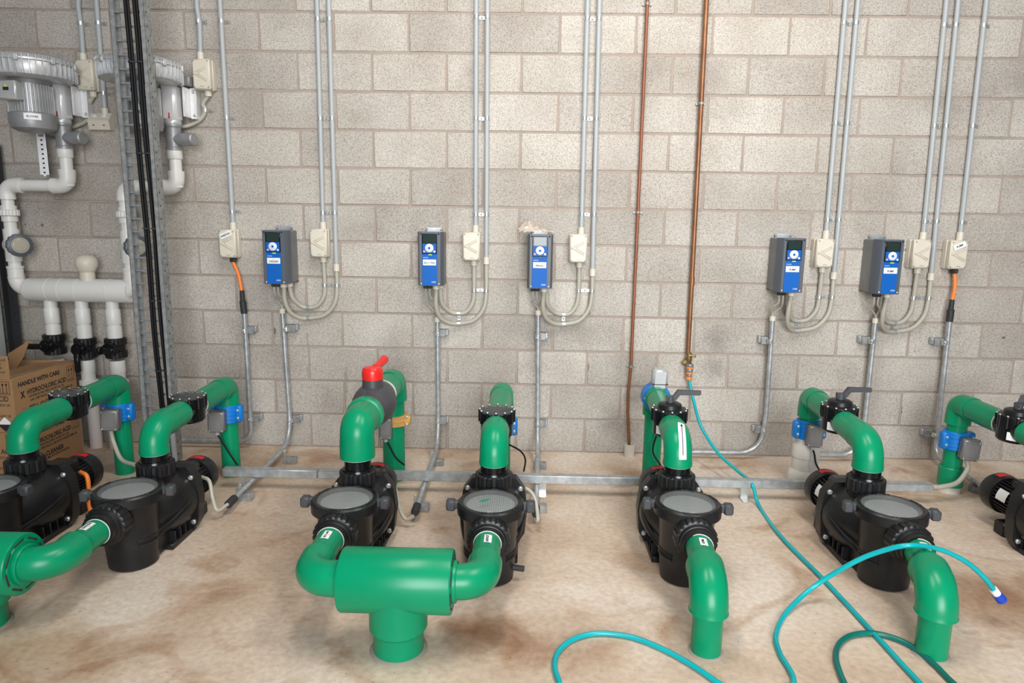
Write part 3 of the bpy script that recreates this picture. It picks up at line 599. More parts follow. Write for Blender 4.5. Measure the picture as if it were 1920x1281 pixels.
# ------------------------------------------------------------------ conduits on the wall
CY = -0.020; CR = 0.0130
def zext(a, b, z): return a + (b-a)*((z-a.z)/(b.z-a.z))
def clip(parent, p, axis, r, tabs, o, flat=True):       # strap over a conduit with a screwed tab to the wall
    p = Vector(p); ax = Vector(axis).normalized(); side = ax.cross(Vector((0, -1, 0))).normalized(); 
    m = MB(); n = 10; w = 0.009; vs = []
    for s in (-w, w):
        for rr in (r+0.0004, r+0.0022):
            for k in range(n+1): a = PI*k/n; vs.append(p-o + ax*s + side*(math.cos(a)*rr) + Vector((0, -1, 0))*(math.sin(a)*rr))
    q = n+1; fs = []
    for k in range(n):
        fs += [(k, k+1, q+k+1, q+k), (2*q+k, 3*q+k, 3*q+k+1, 2*q+k+1), (q+k, q+k+1, 3*q+k+1, 3*q+k), (k, 2*q+k, 2*q+k+1, k+1)]
    fs += [(0, q, 3*q, 2*q), (n, 2*q+n, 3*q+n, q+n)]
    m.add(vs, fs); R = Matrix((side, ax, side.cross(ax))).transposed()
    yb = p.y
    for (a0, a1) in tabs: m.box(p-o+side*((a0+a1)/2)+Vector((0, -yb-0.003, 0)), (abs(a1-a0), 2*w, 0.0025), 0.0006, R)
    c = m.build('saddle_clip', 'zinc', parent)
    for (a0, a1) in tabs[:1]: screw(c, p-o+side*((a0+a1)/2)+Vector((0, -yb-0.004, 0)), (0, -1, 0), 0.0055, 0.006, 'galvd')
    return c
def conduit(label, top, bot, clips, group='straight grey wall conduits', coup=None, tabs=1, bend=None):
    a, b = W(*top, CY), W(*bot, CY); o = Vector(b); t = thing('wall_conduit', label, 'conduit', o, 0, group)
    hi = zext(a, b, 2.98)
    pth = [b, hi] if not bend else [b]+fillet([W(*bend[0], CY), W(*bend[1], CY), zext(W(*bend[1], CY), W(*top, CY), 2.98)], 0.15, 6)
    MB().tube([p-o for p in pth], CR, 18).build('tube', 'conduit', t)
    for v in clips:
        uu = top[0]+(bot[0]-top[0])*(v-top[1])/(bot[1]-top[1]); p = W(uu, v, CY)
        clip(t, p, Vector((0, 0, 1)), CR, [(CR, CR+0.028)] if tabs == 1 else ([(CR, 0.045)] if tabs == 2 else []), o)
    if coup: e = -0.004 if tabs == 0 else -0.034; MB().lathe((0, 0, e), (0, 0, 1), [(CR+0.0045, 0), (CR+0.0045, coup-e)], 18).build('coupling', 'cream', t)
    return t, o
conduit('single grey conduit running down to the WHIRLPOOL switch', (412, 0), (437, 424), (40, 221, 397), coup=0.02)
PAIRS = {
 'A': ('the CASCADE drive', (594, 0), (606, 424), (616, 0), (631, 507), (36, 222, 399)),
 'B': ('the JELLY FISH drive', (893, 0), (892, 430), (914, 0), (912, 494), (32, 222, 402)),
 'C': ('the PENCIL drive', (1102, 0), (1090, 434), (1124, 0), (1111, 516), (35, 222, 402)),
 'D': ('the drive right of the copper pipes', (1586, 0), (1549, 440), (1609, 0), (1563, 522), (43, 231, 412)),
 'E': ('the drive furthest right', (1775, 0), (1731, 443), (1797, 0), (1745, 524), (47, 236, 415)),
}
for k, (nm, t1, b1, t2, b2, cl) in PAIRS.items():
    conduit('left conduit of the grey pair above ' + nm, t1, b1, cl, coup=0.022, tabs=2)
    conduit('right conduit of the grey pair above ' + nm, t2, b2, cl, coup=0.035, tabs=0)
conduit('single grey conduit furthest right, down to the PUMP switch', (1850, 0), (1800, 443), (48, 236, 417), coup=0.022)
conduit('grey conduit bent at the top, down to the left blower switch', (147, 0), (156, 108), (44,), coup=0.02, bend=((152, 50), (146, 10)))
conduit('grey conduit down to the white power outlet by the left blower', (180, 0), (197, 210), (43, 175), coup=0.018)
conduit('grey conduit bent at the top, down to the switch right of the cable tray', (369, 0), (376, 106), (40,), coup=0.02, bend=((374, 45), (368, 8)))
# ------------------------------------------------------------------ isolator switches
def isolator(label, px, gland='cream', txt=None, mirrored=False):
    u0, v0, u1, v1 = px; D = 0.078; a, b = W(u0, v0, -D), W(u1, v1, -D); w, h = 0.094, 0.155; c = Vector(((a.x+b.x)/2, 0, (a.z+b.z)/2))
    t = thing('isolator_switch', label, 'switch', c, 0, 'cream isolator switches on the wall')
    MB().box((0, -0.021, 0), (w+0.003, 0.042, h), 0.006).build('back_box', 'cream', t)
    f = MB().box((0, -0.060, 0), (w, 0.036, h-0.002), 0.007).build('front_cover', 'cream', t)
    hd = MB()
    for s in (1, -1):                                     # raised V-shaped handle guard
        for off, ln in ((0.0, 0.076), (0.016, 0.058)):
            R = Matrix.Rotation(-s*0.52, 3, 'Y'); d = R @ Vector((1, 0, 0)); st = Vector((-0.036+off*1.2, -0.0795, 0.004)); hd.box(st+d*ln/2, (ln, 0.007, 0.0045), 0.0015, R)
    hd.box((-0.034, -0.080, 0.004), (0.012, 0.008, 0.014), 0.003); hd.build('handle_guard', 'cream', t)
    for sx in (-1, 1):
        for sz in (-1, 1): screw(f, (sx*0.037, -0.0775, sz*0.066), (0, -1, 0), 0.004, 0.002, 'galvd')
    lettering('IP66', plane_fn((0.004, -0.0786, -0.062), (1, 0, 0), (0, 0, 1)), 0.022, 0.006, f, 'greybox', 0.0)
    if txt:
        R = Matrix.Rotation(-0.42, 3, 'Y'); ex, ez = R @ Vector((1, 0, 0)), R @ Vector((0, 0, 1)); pf = lambda d: plane_fn((-0.004, -0.084-d, 0.048), ex, ez)
        st = MB().box((-0.004, -0.082, 0.048), (0.066, 0.003, 0.030), 0.0008, R).build('name_label', 'paper', t)
        lettering(txt, pf(0.0006), 0.056 if len(txt) > 5 else 0.036, 0.010, st, bold=0.03)
        lettering('+', plane_fn(Vector((-0.004, -0.0846, 0.048))+ez*0.010, ex, ez), 0.004, 0.004, st)
    if gland == 'cream': MB().lathe((0.012, -0.03, -h/2), (0, 0, -1), [(0.0175, 0), (0.0175, 0.028)], 18).build('gland', 'cream', t)
    else: MB().gear((0.012, -0.035, -h/2), (0, 0, -1), 0.019, 0.0165, 8, 0.026).build('gland', 'rubber', t)
    return c
ISO = {}
for k, lab, px, gl, tx in (
  ('W', 'cream isolator switch labelled WHIRLPOOL, orange cable below', (410, 430, 441, 484), 'b', 'WHIRLPOOL'),
  ('A', 'cream isolator switch right of the CASCADE drive', (581, 430, 612, 482), 'cream', None),
  ('B', 'cream isolator switch right of the JELLY FISH drive', (868, 435, 899, 490), 'cream', None),
  ('C', 'cream isolator switch right of the PENCIL drive', (1069, 438, 1100, 494), 'cream', None),
  ('D', 'cream isolator switch nearest the copper pipes', (1532, 447, 1563, 503), 'cream', None),
  ('E', 'cream isolator switch between the last drive and the PUMP switch', (1713, 449, 1745, 504), 'cream', None),
  ('F', 'cream isolator switch furthest right, labelled PUMP over an orange cable', (1783, 449, 1813, 507), 'b', 'PUMP'),
  ('L', 'cream isolator switch right of the left blower', (140, 113, 174, 167), 'cream', None),
  ('R', 'cream isolator switch right of the cable tray, high on the wall', (361, 111, 392, 166), 'cream', None)):
    ISO[k] = isolator(lab, px, gl, tx)
# ------------------------------------------------------------------ motor drives
def drive(label, px, txt):
    u0, v0, u1, v1 = px; D = 0.19; a, b = W(u0, v0, -D), W(u1, v1, -D); w, h = 0.134, 0.285; c = Vector((a.x+w/2, 0, (a.z+b.z)/2))
    t = thing('motor_drive', label, 'motor drive', c, 0, 'blue and grey motor drives on the wall')
    MB().box((0, -0.058, 0), (w*0.97, 0.112, h*0.985), 0.004).build('chassis', 'chassis', t)
    poly = [(-w/2, -0.112), (-w/2, -0.168), (-w/2+0.012, -0.19), (w/2-0.012, -0.19), (w/2, -0.168), (w/2, -0.112)]
    cv = MB().prism(poly, (0, 0, -h/2), (1, 0, 0), (0, 1, 0), h).build('cover', 'slate', t)
    for sx in (-1, 1):
        for sz in (-1, 1): screw(cv, (sx*0.047, -0.189, sz*(h/2-0.010)), (0, -1, 0), 0.0045, 0.003, 'blackg' if sz > 0 else 'zinc')
        MB().box((sx*0.042, -0.1905, 0), (0.002, 0.002, h*0.97), 0.0005).build('cover_rib', 'slate', cv)
    pw = 0.078; x0 = -0.002
    MB().box((x0, -0.1905, -0.045), (pw, 0.003, h-0.095), 0.0008).build('blue_panel', 'blue', t)
    kp = MB().box((x0, -0.192, 0.080), (0.080, 0.008, 0.106), 0.003).build('keypad', 'blackg', t)
    MB().box((x0, -0.1963, 0.107), (0.066, 0.002, 0.045), 0.0006).build('display', 'lcd', kp)
    MB().box((x0, -0.1963, 0.056), (0.072, 0.002, 0.050), 0.0006).build('button_field', 'blue', kp)
    MB().lathe((x0, -0.197, 0.058), (0, -1, 0), [(0.0225, 0), (0.0225, 0.002), (0.021, 0.003)], 28).build('button_ring', 'button', kp)
    MB().lathe((x0, -0.2, 0.058), (0, -1, 0), [(0.0065, 0), (0.006, 0.0015)], 16).build('centre_button', 'blue', kp)
    MB().lathe((x0-0.027, -0.197, 0.040), (0, -1, 0), [(0.006, 0), (0.0055, 0.0015)], 14).build('stop_button', 'pinkb', kp)
    MB().lathe((x0+0.027, -0.197, 0.040), (0, -1, 0), [(0.006, 0), (0.0055, 0.0015)], 14).build('start_button', 'button', kp)
    MB().box((x0+0.004, -0.1935, 0.0225), (0.020, 0.004, 0.006), 0.001).build('indicator', 'blackg' if txt == 'PENCIL' else 'lime', kp)
    lettering('VACON', plane_fn((x0-0.021, -0.1926, 0.007), (1, 0, 0), (0, 0, 1)), 0.026, 0.0045, t, 'wink', 0.02)
    st = MB().box((x0, -0.1925, -0.018), (0.070, 0.0022, 0.031), 0.0006).build('name_label', 'paper', t)
    lettering(txt, plane_fn((x0, -0.1942, -0.021), (1, 0, 0), (0, 0, 1)), {7: 0.050, 10: 0.060, 6: 0.042}.get(len(txt), 0.034), 0.0105, st, bold=0.03)
    lettering('+', plane_fn((x0, -0.1942, -0.008), (1, 0, 0), (0, 0, 1)), 0.005, 0.005, st, 'blue')
    lettering('100', plane_fn((x0+0.022, -0.1926, -0.122), (1, 0, 0), (0, 0, 1)), 0.022, 0.009, t, 'wink', 0.0)
    br = MB(); br.box((0, -0.010, h/2+0.009), (0.088, 0.004, 0.026), 0.001); b_ = br.build('mounting_bracket', 'galv', t)
    for sx in (-1, 1): screw(b_, (sx*0.040, -0.012, h/2+0.010), (0, -1, 0), 0.007, 0.009, 'galvd', 'bolt'); screw(t, (sx*0.058, -0.008, -h/2+0.003), (0, -1, 0), 0.009, 0.012, 'brass', 'bolt')
    for i, x in enumerate((-0.034, -0.012)): MB().gear((x, -0.12, -h/2), (0, 0, -1), 0.013, 0.011, 6, 0.022).build('gland', 'rubber', t)
    for i, x in enumerate((0.026, 0.040)): MB().lathe((x, -0.135+i*0.05, -h/2), (0, 0, -1), [(0.018, 0), (0.018, 0.022)], 18).build('adaptor', 'cream', t)
    return c, h
DRV = {}
for k, lab, px, tx in (
  ('A', 'grey motor drive with blue panel, labelled CASCADE', (488, 432, 551, 533), 'CASCADE'),
  ('B', 'grey motor drive with blue panel, labelled JELLY FISH', (782, 434, 830, 537), 'JELLY FISH'),
  ('C', 'grey motor drive with blue panel, labelled PENCIL, crumpled plastic on top', (990, 438, 1035, 543), 'PENCIL'),
  ('D', 'grey motor drive with blue panel, nearest the right of the copper pipes', (1467, 447, 1512, 549), 'PUMP'),
  ('E', 'grey motor drive with blue panel, furthest right', (1652, 449, 1700, 553), 'PUMP')):
    DRV[k] = drive(lab, px, tx)
# ------------------------------------------------------------------ flexible tan conduits looping under each drive
LOOPS = { # switch exit, clip low point (upper hose), clip low point (lower hose), conduit end
 'A': ((578, 577), (578, 597), (631, 507), 625), 'B': ((860, 588), (860, 607), (912, 494), 903), 'C': ((1057, 590), (1057, 608), (1111, 516), 1101),
 'D': ((1497, 602), (1497, 620), (1563, 522), 1548), 'E': ((1677, 606), (1677, 622), (1745, 524), 1729)}
for k, (lo1, lo2, ce, cu) in LOOPS.items():
    sc, (dc, dh) = ISO[k], DRV[k]; nm = PAIRS[k][0]; zb = dc.z-dh/2; r = 0.0125
    s0 = Vector((sc.x+0.012, -0.03, sc.z-0.104)); e0 = Vector((dc.x+0.040, -0.085, zb-0.02)); m1 = W(*lo1, -0.022); q = Vector((s0.x, -0.022, m1.z+0.105))
    w_ = s0.x-m1.x; v_ = m1.x-e0.x
    pth = spline([s0, Vector((s0.x, -0.022, m1.z+0.115)), Vector((s0.x-0.12*w_, -0.022, m1.z+0.055)), Vector((s0.x-0.5*w_, -0.022, m1.z+0.010)), m1, Vector((m1.x-0.5*v_, -0.035, m1.z+0.012)), Vector((e0.x+0.10*v_, -0.07, m1.z+0.060)), e0], 10)
    o = Vector(s0); t = thing('flexible_conduit', 'upper tan flexible hose looping under ' + nm, 'flexible conduit', o, 0, 'tan flexible conduit loops')
    corrugated([p-o for p in pth], r).build('hose', 'tan', t); clip(t, m1, (1, 0, 0), r, [(r, r+0.028)], o)
    c0 = W(*ce, CY); e1 = Vector((dc.x+0.026, -0.135, zb-0.02)); m2 = W(*lo2, -0.022)
    w_ = c0.x-m2.x; v_ = m2.x-e1.x
    pth = spline([c0, Vector((c0.x, -0.022, m2.z+0.17)), Vector((c0.x-0.10*w_, -0.022, m2.z+0.085)), Vector((c0.x-0.45*w_, -0.022, m2.z+0.020)), m2, Vector((m2.x-0.5*v_, -0.05, m2.z+0.008)), Vector((e1.x+0.12*v_, -0.09, m2.z+0.045)), Vector((e1.x-0.004, -0.12, m2.z+0.11)), e1], 10)
    o = Vector(c0); t2 = thing('flexible_conduit', 'lower tan flexible hose looping under ' + nm, 'flexible conduit', o, 0, 'tan flexible conduit loops')
    corrugated([p-o for p in pth], r).build('hose', 'tan', t2); clip(t2, m2, (1, 0, 0), r, [], o)
    zc = m2.z+0.20; gx = c0.x-s0.x; clip(t, Vector((s0.x, -0.022, zc-0.01)), (0, 0, 1), r, [(r, gx-r)], Vector(s0)); clip(t2, Vector((c0.x, -0.022, zc-0.01)), (0, 0, 1), r, [], o)
# hoses of the two blower switches
for k, pts, lab in (('L', [(165, 200), (168, 215), (160, 228), (140, 237), (128, 238)], 'short tan hose from the left blower switch'), ('R', [(381, 195), (385, 207), (376, 224), (355, 235), (334, 238)], 'short tan hose from the switch right of the cable tray')):
    c = ISO[k]; o = Vector((c.x+0.012, -0.03, c.z-0.10)); t = thing('flexible_conduit', lab, 'flexible conduit', o, 0, 'tan flexible conduit loops')
    P = [o]+[W(u, v, y) for (u, v), y in zip(pts, (-0.025, -0.022, -0.022, -0.03, -0.05))]; corrugated([p-o for p in spline(P, 8)], 0.0115).build('hose', 'tan', t); clip(t, P[2], (0, 0, 1), 0.0115, [(0.0115, 0.036)], o)
# thin leads hanging from the drive glands into the lower conduits
LOWTOP = {'A': (529, 580), 'B': (820, 596), 'C': (1009, 583), 'D': (1449, 594), 'E': (1642, 598)}
for k in LOWTOP:
    dc, dh = DRV[k]; zb = dc.z-dh/2; e = W(*LOWTOP[k], -0.062); nm = PAIRS[k][0]
    t = thing('control_lead', 'pair of thin leads dropping from the glands of ' + nm, 'cable', (dc.x, -0.12, zb-0.015), 0, 'thin leads under the drives'); o = t.location
    for i, x in enumerate((-0.034, -0.012)):
        a = Vector((dc.x+x, -0.12, zb-0.018)); P = [a, a+Vector((0.002, 0.005, -0.045)), Vector(((a.x+e.x)/2+(-0.018 if i == 0 else 0.018), -0.085, (a.z+e.z)/2-0.01)), Vector((e.x+(i-0.5)*0.008, -0.062, e.z+0.02)), Vector((e.x+(i-0.5)*0.006, -0.062, e.z-0.02))]
        MB().tube(spline([p-o for p in P], 6), 0.0048, 8).build('lead', 'clearh' if i == 0 else 'tan', t)
# ------------------------------------------------------------------ galvanised conduits from the drives down to the floor
def bracket(t, o, p, side=1):     # short channel holding the conduit off the wall
    p = Vector(p)-o; y0 = -o.y
    b = MB(); b.box((p.x+side*0.012, (p.y+0.016+y0)/2, p.z), (0.062, abs(y0-p.y-0.016), 0.041), 0.002); bb = b.build('channel_bracket', 'galvd', t)
    MB().box((p.x+side*0.048, y0-0.02, p.z+0.004), (0.014, 0.03, 0.036), 0.003).build('channel_end', 'galv', bb)
    MB().ring((p.x, p.y, p.z-0.012), (0, 0, 1), 0.0165, 0.0125, 0, 0.024, 16, 0.001).build('clamp_strap', 'zinc', t); screw(t, (p.x-0.004, p.y-0.016, p.z), (0, -1, 0), 0.008, 0.008, 'galv', 'clamp_bolt')
def foot(t, o, p):
    p = Vector(p)-o; z0 = -o.z
    b = MB().box((p.x+0.010, p.y, z0+0.0175), (0.068, 0.042, 0.035), 0.002).build('foot_block', 'galvd', t); MB().box((p.x+0.039, p.y, z0+0.018), (0.012, 0.036, 0.030), 0.003).build('channel_end', 'galv', b)
    MB().box((p.x-0.022, p.y+0.005, z0+0.05), (0.014, 0.004, 0.045), 0.001).build('clamp_strap', 'zinc', t)
def steel(label, pts, brk, feet=(), top='cream', cap=None, rad=0.11, side=1, r=0.0128):
    o = Vector(pts[0]); t = thing('steel_conduit', label, 'conduit', o, 0, 'galvanised conduits below the drives')
    MB().tube([p-o for p in fillet(pts, rad, 10)], r, 16).build('tube', 'galv', t)
    if top == 'cream': MB().lathe((0, 0, -0.022), (0, 0, 1), [(0.0165, 0), (0.0165, 0.026)], 16).build('bush', 'cream', t)
    for p in brk: bracket(t, o, p, side)
    for p in feet: foot(t, o, p)
    if cap:
        e = Vector(pts[-1])-o; d = (Vector(pts[-1])-Vector(pts[-2])).normalized(); MB().tube([e-d*0.02, e+d*0.05, e+d*0.06], [0.018, 0.018, 0.013], 14).build('rubber_boot', 'rubber', t)
    return t
SY = -0.062; FZ = 0.050
def down(k, u0, v0, vb):  # point straight below on the same standoff plane
    a = W(u0, v0, SY); return a
for k, lab, mid, end, brk, ft in (
  ('A', 'galvanised conduit from the CASCADE drive, bent across the floor', (545, 800), (436, 938), ((537, 617), (545, 788)), ((541, 852), (457, 918))),
  ('B', 'galvanised conduit from the JELLY FISH drive, bent across the floor', (822, 800), (781, 952), ((821, 626), (822, 791)), ((817, 856), (787, 938))),
  ('C', 'galvanised conduit from the PENCIL drive, bent across the floor', (1009, 800), (1005, 955), ((1009, 632), (1009, 797)), ((1009, 862), (1007, 940)))):
    a = W(*LOWTOP[k], SY); m = W(*mid, SY); b = Vector((m.x, SY, FZ)); e = F(*end, FZ); e.x = b.x+(e.x-b.x)
    steel(lab, [a, b, e], [W(u, v, SY) for u, v in brk], [F(u, v, FZ) for u, v in ft], cap=True, rad=[0, 0.17, 0])
a = W(*LOWTOP['D'], SY); m = W(1437, 775, SY); steel('galvanised conduit from the drive by the copper pipes, curving left along the wall foot', [a, m, Vector((m.x-0.02, SY, 0.040)), Vector((W(1293, 846, SY).x-0.06, SY, 0.040))], [W(1444, 640, SY), W(1432, 808, SY)], rad=[0, 0.5, 0.16, 0], side=-1)
a = W(*LOWTOP['E'], SY); m = W(1622, 790, SY); steel('galvanised conduit from the last drive, curving left behind the lever valve', [a, m, Vector((m.x-0.02, SY, 0.040)), Vector((W(1515, 852, SY).x, SY, 0.040))], [W(1634, 640, SY)], rad=[0, 0.5, 0.16, 0], side=-1)
a = W(458, 585, SY); m = W(469, 780, SY); steel('galvanised conduit below the WHIRLPOOL switch, curving left along the wall foot', [a, m, Vector((m.x, SY, 0.045)), Vector((W(335, 832, SY).x, SY, 0.045))], [W(459, 620, SY), W(470, 786, SY)], top=None, rad=[0, 0.5, 0.15, 0])
a = W(1781, 600, SY); m = W(1759, 800, SY); steel('galvanised conduit below the PUMP switch, bent across the floor', [a, m, Vector((m.x, SY, FZ)), F(1838, 910, FZ)], [W(1771, 643, SY), W(1752, 815, SY)], [F(1830, 905, FZ)], top=None, rad=[0, 0.5, 0.11, 0], side=-1)
for k, pts, c1, lab in (('W', [(438, 494), (447, 515), (453, 545)], ((454, 555), (458, 588)), 'orange cable hanging from the WHIRLPOOL switch'), ('F', [(1790, 517), (1790, 540), (1785, 566)], ((1784, 572), (1780, 603)), 'orange cable hanging from the PUMP switch')):
    c = ISO[k]; o = Vector((c.x+0.012, -0.035, c.z-0.098)); t = thing('orange_cable', lab, 'cable', o, 0, None)
    MB().tube(spline([Vector((0, 0, 0))]+[W(u, v, y)-o for (u, v), y in zip(pts, (-0.042, -0.05, -0.06))], 8), 0.0095, 12).build('cable', 'orange', t)
    a, b = W(*c1[0], SY)-o, W(*c1[1], SY)-o; MB().tube([a+Vector((0, 0, 0.03)), a+(b-a)*0.25, a+(b-a)*0.3, b], [0.0125, 0.0135, 0.0185, 0.0175], 14).build('rubber_boot', 'rubber', t)
# ------------------------------------------------------------------ long channel across the floor
xl, xr = W(416, 880, -0.66).x, W(1750, 912, -0.66).x; zt, zbm = 0.105, 0.064
t = thing('strut_channel', 'long galvanised channel bar running behind all the pumps', 'channel bar', ((xl+xr)/2, -0.64, 0)); hw = (xr-xl)/2
for i, (x0, x1) in enumerate(((-hw, -hw+0.47), (-hw+0.473, hw))): MB().box(((x0+x1)/2, 0, (zt+zbm)/2), (x1-x0, 0.041, zt-zbm), 0.003).build('channel', 'galv', t)
for u in (450, 1018, 1400): 
    x = W(u, 900, -0.66).x-(xl+xr)/2; b = MB(); b.box((x, 0.0, 0.033), (0.036, 0.006, 0.066), 0.001); b.box((x, -0.02, 0.004), (0.036, 0.05, 0.006), 0.001); b.build('support_bracket', 'zinc', t)
# ------------------------------------------------------------------ copper pipes, tap and hose
def pipe_clip(t, o, p, r):
    m = MB(); q = Vector(p)-o; m.ring((q.x, q.y, q.z-0.006), (0, 0, 1), r+0.002, r*0.9, 0, 0.012, 16, 0.0005); m.box((q.x, -o.y-0.004, q.z), (0.05, 0.006, 0.012), 0.001); c = m.build('pipe_clip', 'galvd', t)
    for s in (-1, 1): screw(c, (q.x+s*0.02, -o.y-0.006, q.z), (0, -1, 0), 0.005, 0.005)
yy = -0.024; pts = [W(1214, 5, yy), W(1183, 690, yy), W(1178, 735, yy), W(1177, 770, yy), W(1180, 842, yy)]
o = Vector(pts[-1]); t = thing('copper_pipe', 'thin reddish copper pipe dropping into a white cup', 'pipe', o); 
MB().tube([p-o for p in [zext(pts[0], pts[1], 2.98)]+pts[1:]], 0.0088, 14).build('tube', 'copperr', t)
for v in (7, 383, 687): pipe_clip(t, o, pts[0].lerp(pts[1], (v-5)/685), 0.0088)
cp = W(1179, 842, yy); tag(MB().lathe((0, 0, 0), (0, 0, 1), [(0.030, 0), (0.030, 0.075), (0.026, 0.075), (0.026, 0.03), (0.0, 0.03)], 26).build('pipe_cup', 'oldwhite', None, (cp.x, -0.045, 0)), 'short white pipe cup on the floor under the thin copper pipe', 'pipe cup')
a, b = W(1325, 0, -0.03), W(1290, 662, -0.03); o = Vector(b); t = thing('copper_pipe', 'thicker copper pipe running down to the brass garden tap', 'pipe', o)
MB().tube([zext(a, b, 2.98)-o, Vector((0, 0, 0))], 0.0128, 16).build('tube', 'copper', t)
MB().cyl(W(1298, 520, -0.03)-o, W(1297, 536, -0.03)-o, 0.0148, 16).build('joint', 'copper', t)
pipe_clip(t, o, W(1315, 194, -0.03), 0.0128)
p = W(1291, 676, -0.035); t = thing('garden_tap', 'brass garden tap at the end of the thicker copper pipe', 'tap', p)
MB().lathe((0, 0, 0.045), (0, 0, -1), [(0.0145, 0), (0.0145, 0.02), (0.019, 0.024), (0.019, 0.05), (0.016, 0.055), (0.016, 0.075)], 18).build('body', 'brass', t)
MB().gear((-0.01, 0.0, -0.005), (-0.8, -0.2, -0.55), 0.014, 0.012, 6, 0.03).build('bonnet', 'brass', t)
MB().tube([(0.0, -0.01, 0.03), (0.03, -0.012, 0.028), (0.036, -0.012, 0.028)], [0.006, 0.006, 0.009], 10).build('handle', 'brass', t)
MB().lathe((0.006, -0.012, -0.03), (0, 0, -1), [(0.015, 0), (0.014, 0.03)], 16).build('spout', 'brass', t)
q = W(1293, 692, -0.047); t = thing('hose_connector', 'orange and grey hose connector below the brass tap', 'connector', q)
for z0, z1, r, m in ((0.03, 0.012, 0.021, 'greybox'), (0.012, 0.004, 0.021, 'orange'), (0.004, -0.018, 0.020, 'greybox'), (-0.018, -0.028, 0.020, 'orange'), (-0.028, -0.044, 0.016, 'greybox'), (-0.044, -0.062, 0.019, 'orange')):
    MB().lathe((0, 0, z0), (0, 0, -1), [(r*0.94, 0), (r, 0.002), (r, z0-z1-0.002), (r*0.94, z0-z1)], 18).build('sleeve', m, t)
hr = 0.0085
G = lambda u, v, z=0.0095: F(u, v, z)
H1 = [q+Vector((0, 0, -0.055)), W(1299, 745, -0.07), W(1314, 798, -0.15), W(1345, 848, -0.30), W(1385, 885, -0.50), W(1409, 906, -0.655), G(1424, 950), G(1466, 1008), G(1548, 1091), G(1640, 1190), G(1725, 1282), G(1790, 1345)]
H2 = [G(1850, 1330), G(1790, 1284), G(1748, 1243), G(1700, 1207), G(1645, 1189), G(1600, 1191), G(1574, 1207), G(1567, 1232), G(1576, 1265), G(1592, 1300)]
H3 = [G(1600, 1330), G(1500, 1360), G(1420, 1330), G(1350, 1283), G(1290, 1243), G(1235, 1214), G(1180, 1194), G(1120, 1188), G(1075, 1199), G(1047, 1222), G(1040, 1250), G(1050, 1284)]
H4 = [G(1080, 1330), G(1250, 1390), G(1440, 1340), G(1488, 1281), G(1462, 1225), G(1455, 1190), G(1475, 1148), W(1525, 1101, -1.56), W(1600, 1055, -1.60), W(1655, 1033, -1.64), F(1705, 1023, 0.285), W(1760, 1030, -1.66), W(1810, 1053, -1.66), W(1845, 1083, -1.66), W(1866, 1110, -1.66)]
o = Vector((q.x, q.y, 0)); t = thing('garden_hose', 'teal garden hose from the tap, looping over the floor in the right foreground', 'hose', o)
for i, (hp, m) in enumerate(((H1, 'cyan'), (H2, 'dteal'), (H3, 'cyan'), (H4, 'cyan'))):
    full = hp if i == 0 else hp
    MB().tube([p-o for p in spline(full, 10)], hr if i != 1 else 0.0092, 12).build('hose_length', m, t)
e = H4[-1]; dd = (H4[-1]-H4[-2]).normalized(); 
MB().tube([e-o-dd*0.012, e-o+dd*0.012], 0.0135, 16).build('collar', 'paper', t); MB().tube([e-o+dd*0.010, e-o+dd*0.040, e-o+dd*0.044], [0.0155, 0.017, 0.014], 16).build('end_cap', 'bluecap', t)
# ------------------------------------------------------------------ crumpled plastic on the PENCIL drive
dc, dh = DRV['C']; rnd = random.Random(3); nx, ny = 16, 11; m = MB(); vs = []
for j in range(ny+1):
    for i in range(nx+1):
        s, u = i/nx, j/ny; x = -0.095+0.19*s; bulge = math.sin(PI*s)*0.02 + 0.05*math.exp(-((s-0.25)/0.17)**2)
        vs.append((x+rnd.uniform(-0.010, 0.010), -0.02-0.14*u+rnd.uniform(-0.012, 0.012)-0.02*(1-s), 0.006+bulge*math.sin(PI*(u*0.85+0.15))+rnd.uniform(0, 0.016)))
m.add(vs, [(j*(nx+1)+i, j*(nx+1)+i+1, (j+1)*(nx+1)+i+1, (j+1)*(nx+1)+i) for j in range(ny) for i in range(nx)])
tag(m.build('plastic_bag', 'film', None, (dc.x-0.02, 0, dc.z+dh/2), ang=10), 'crumpled clear plastic bag lying on top of the PENCIL drive', 'plastic bag')
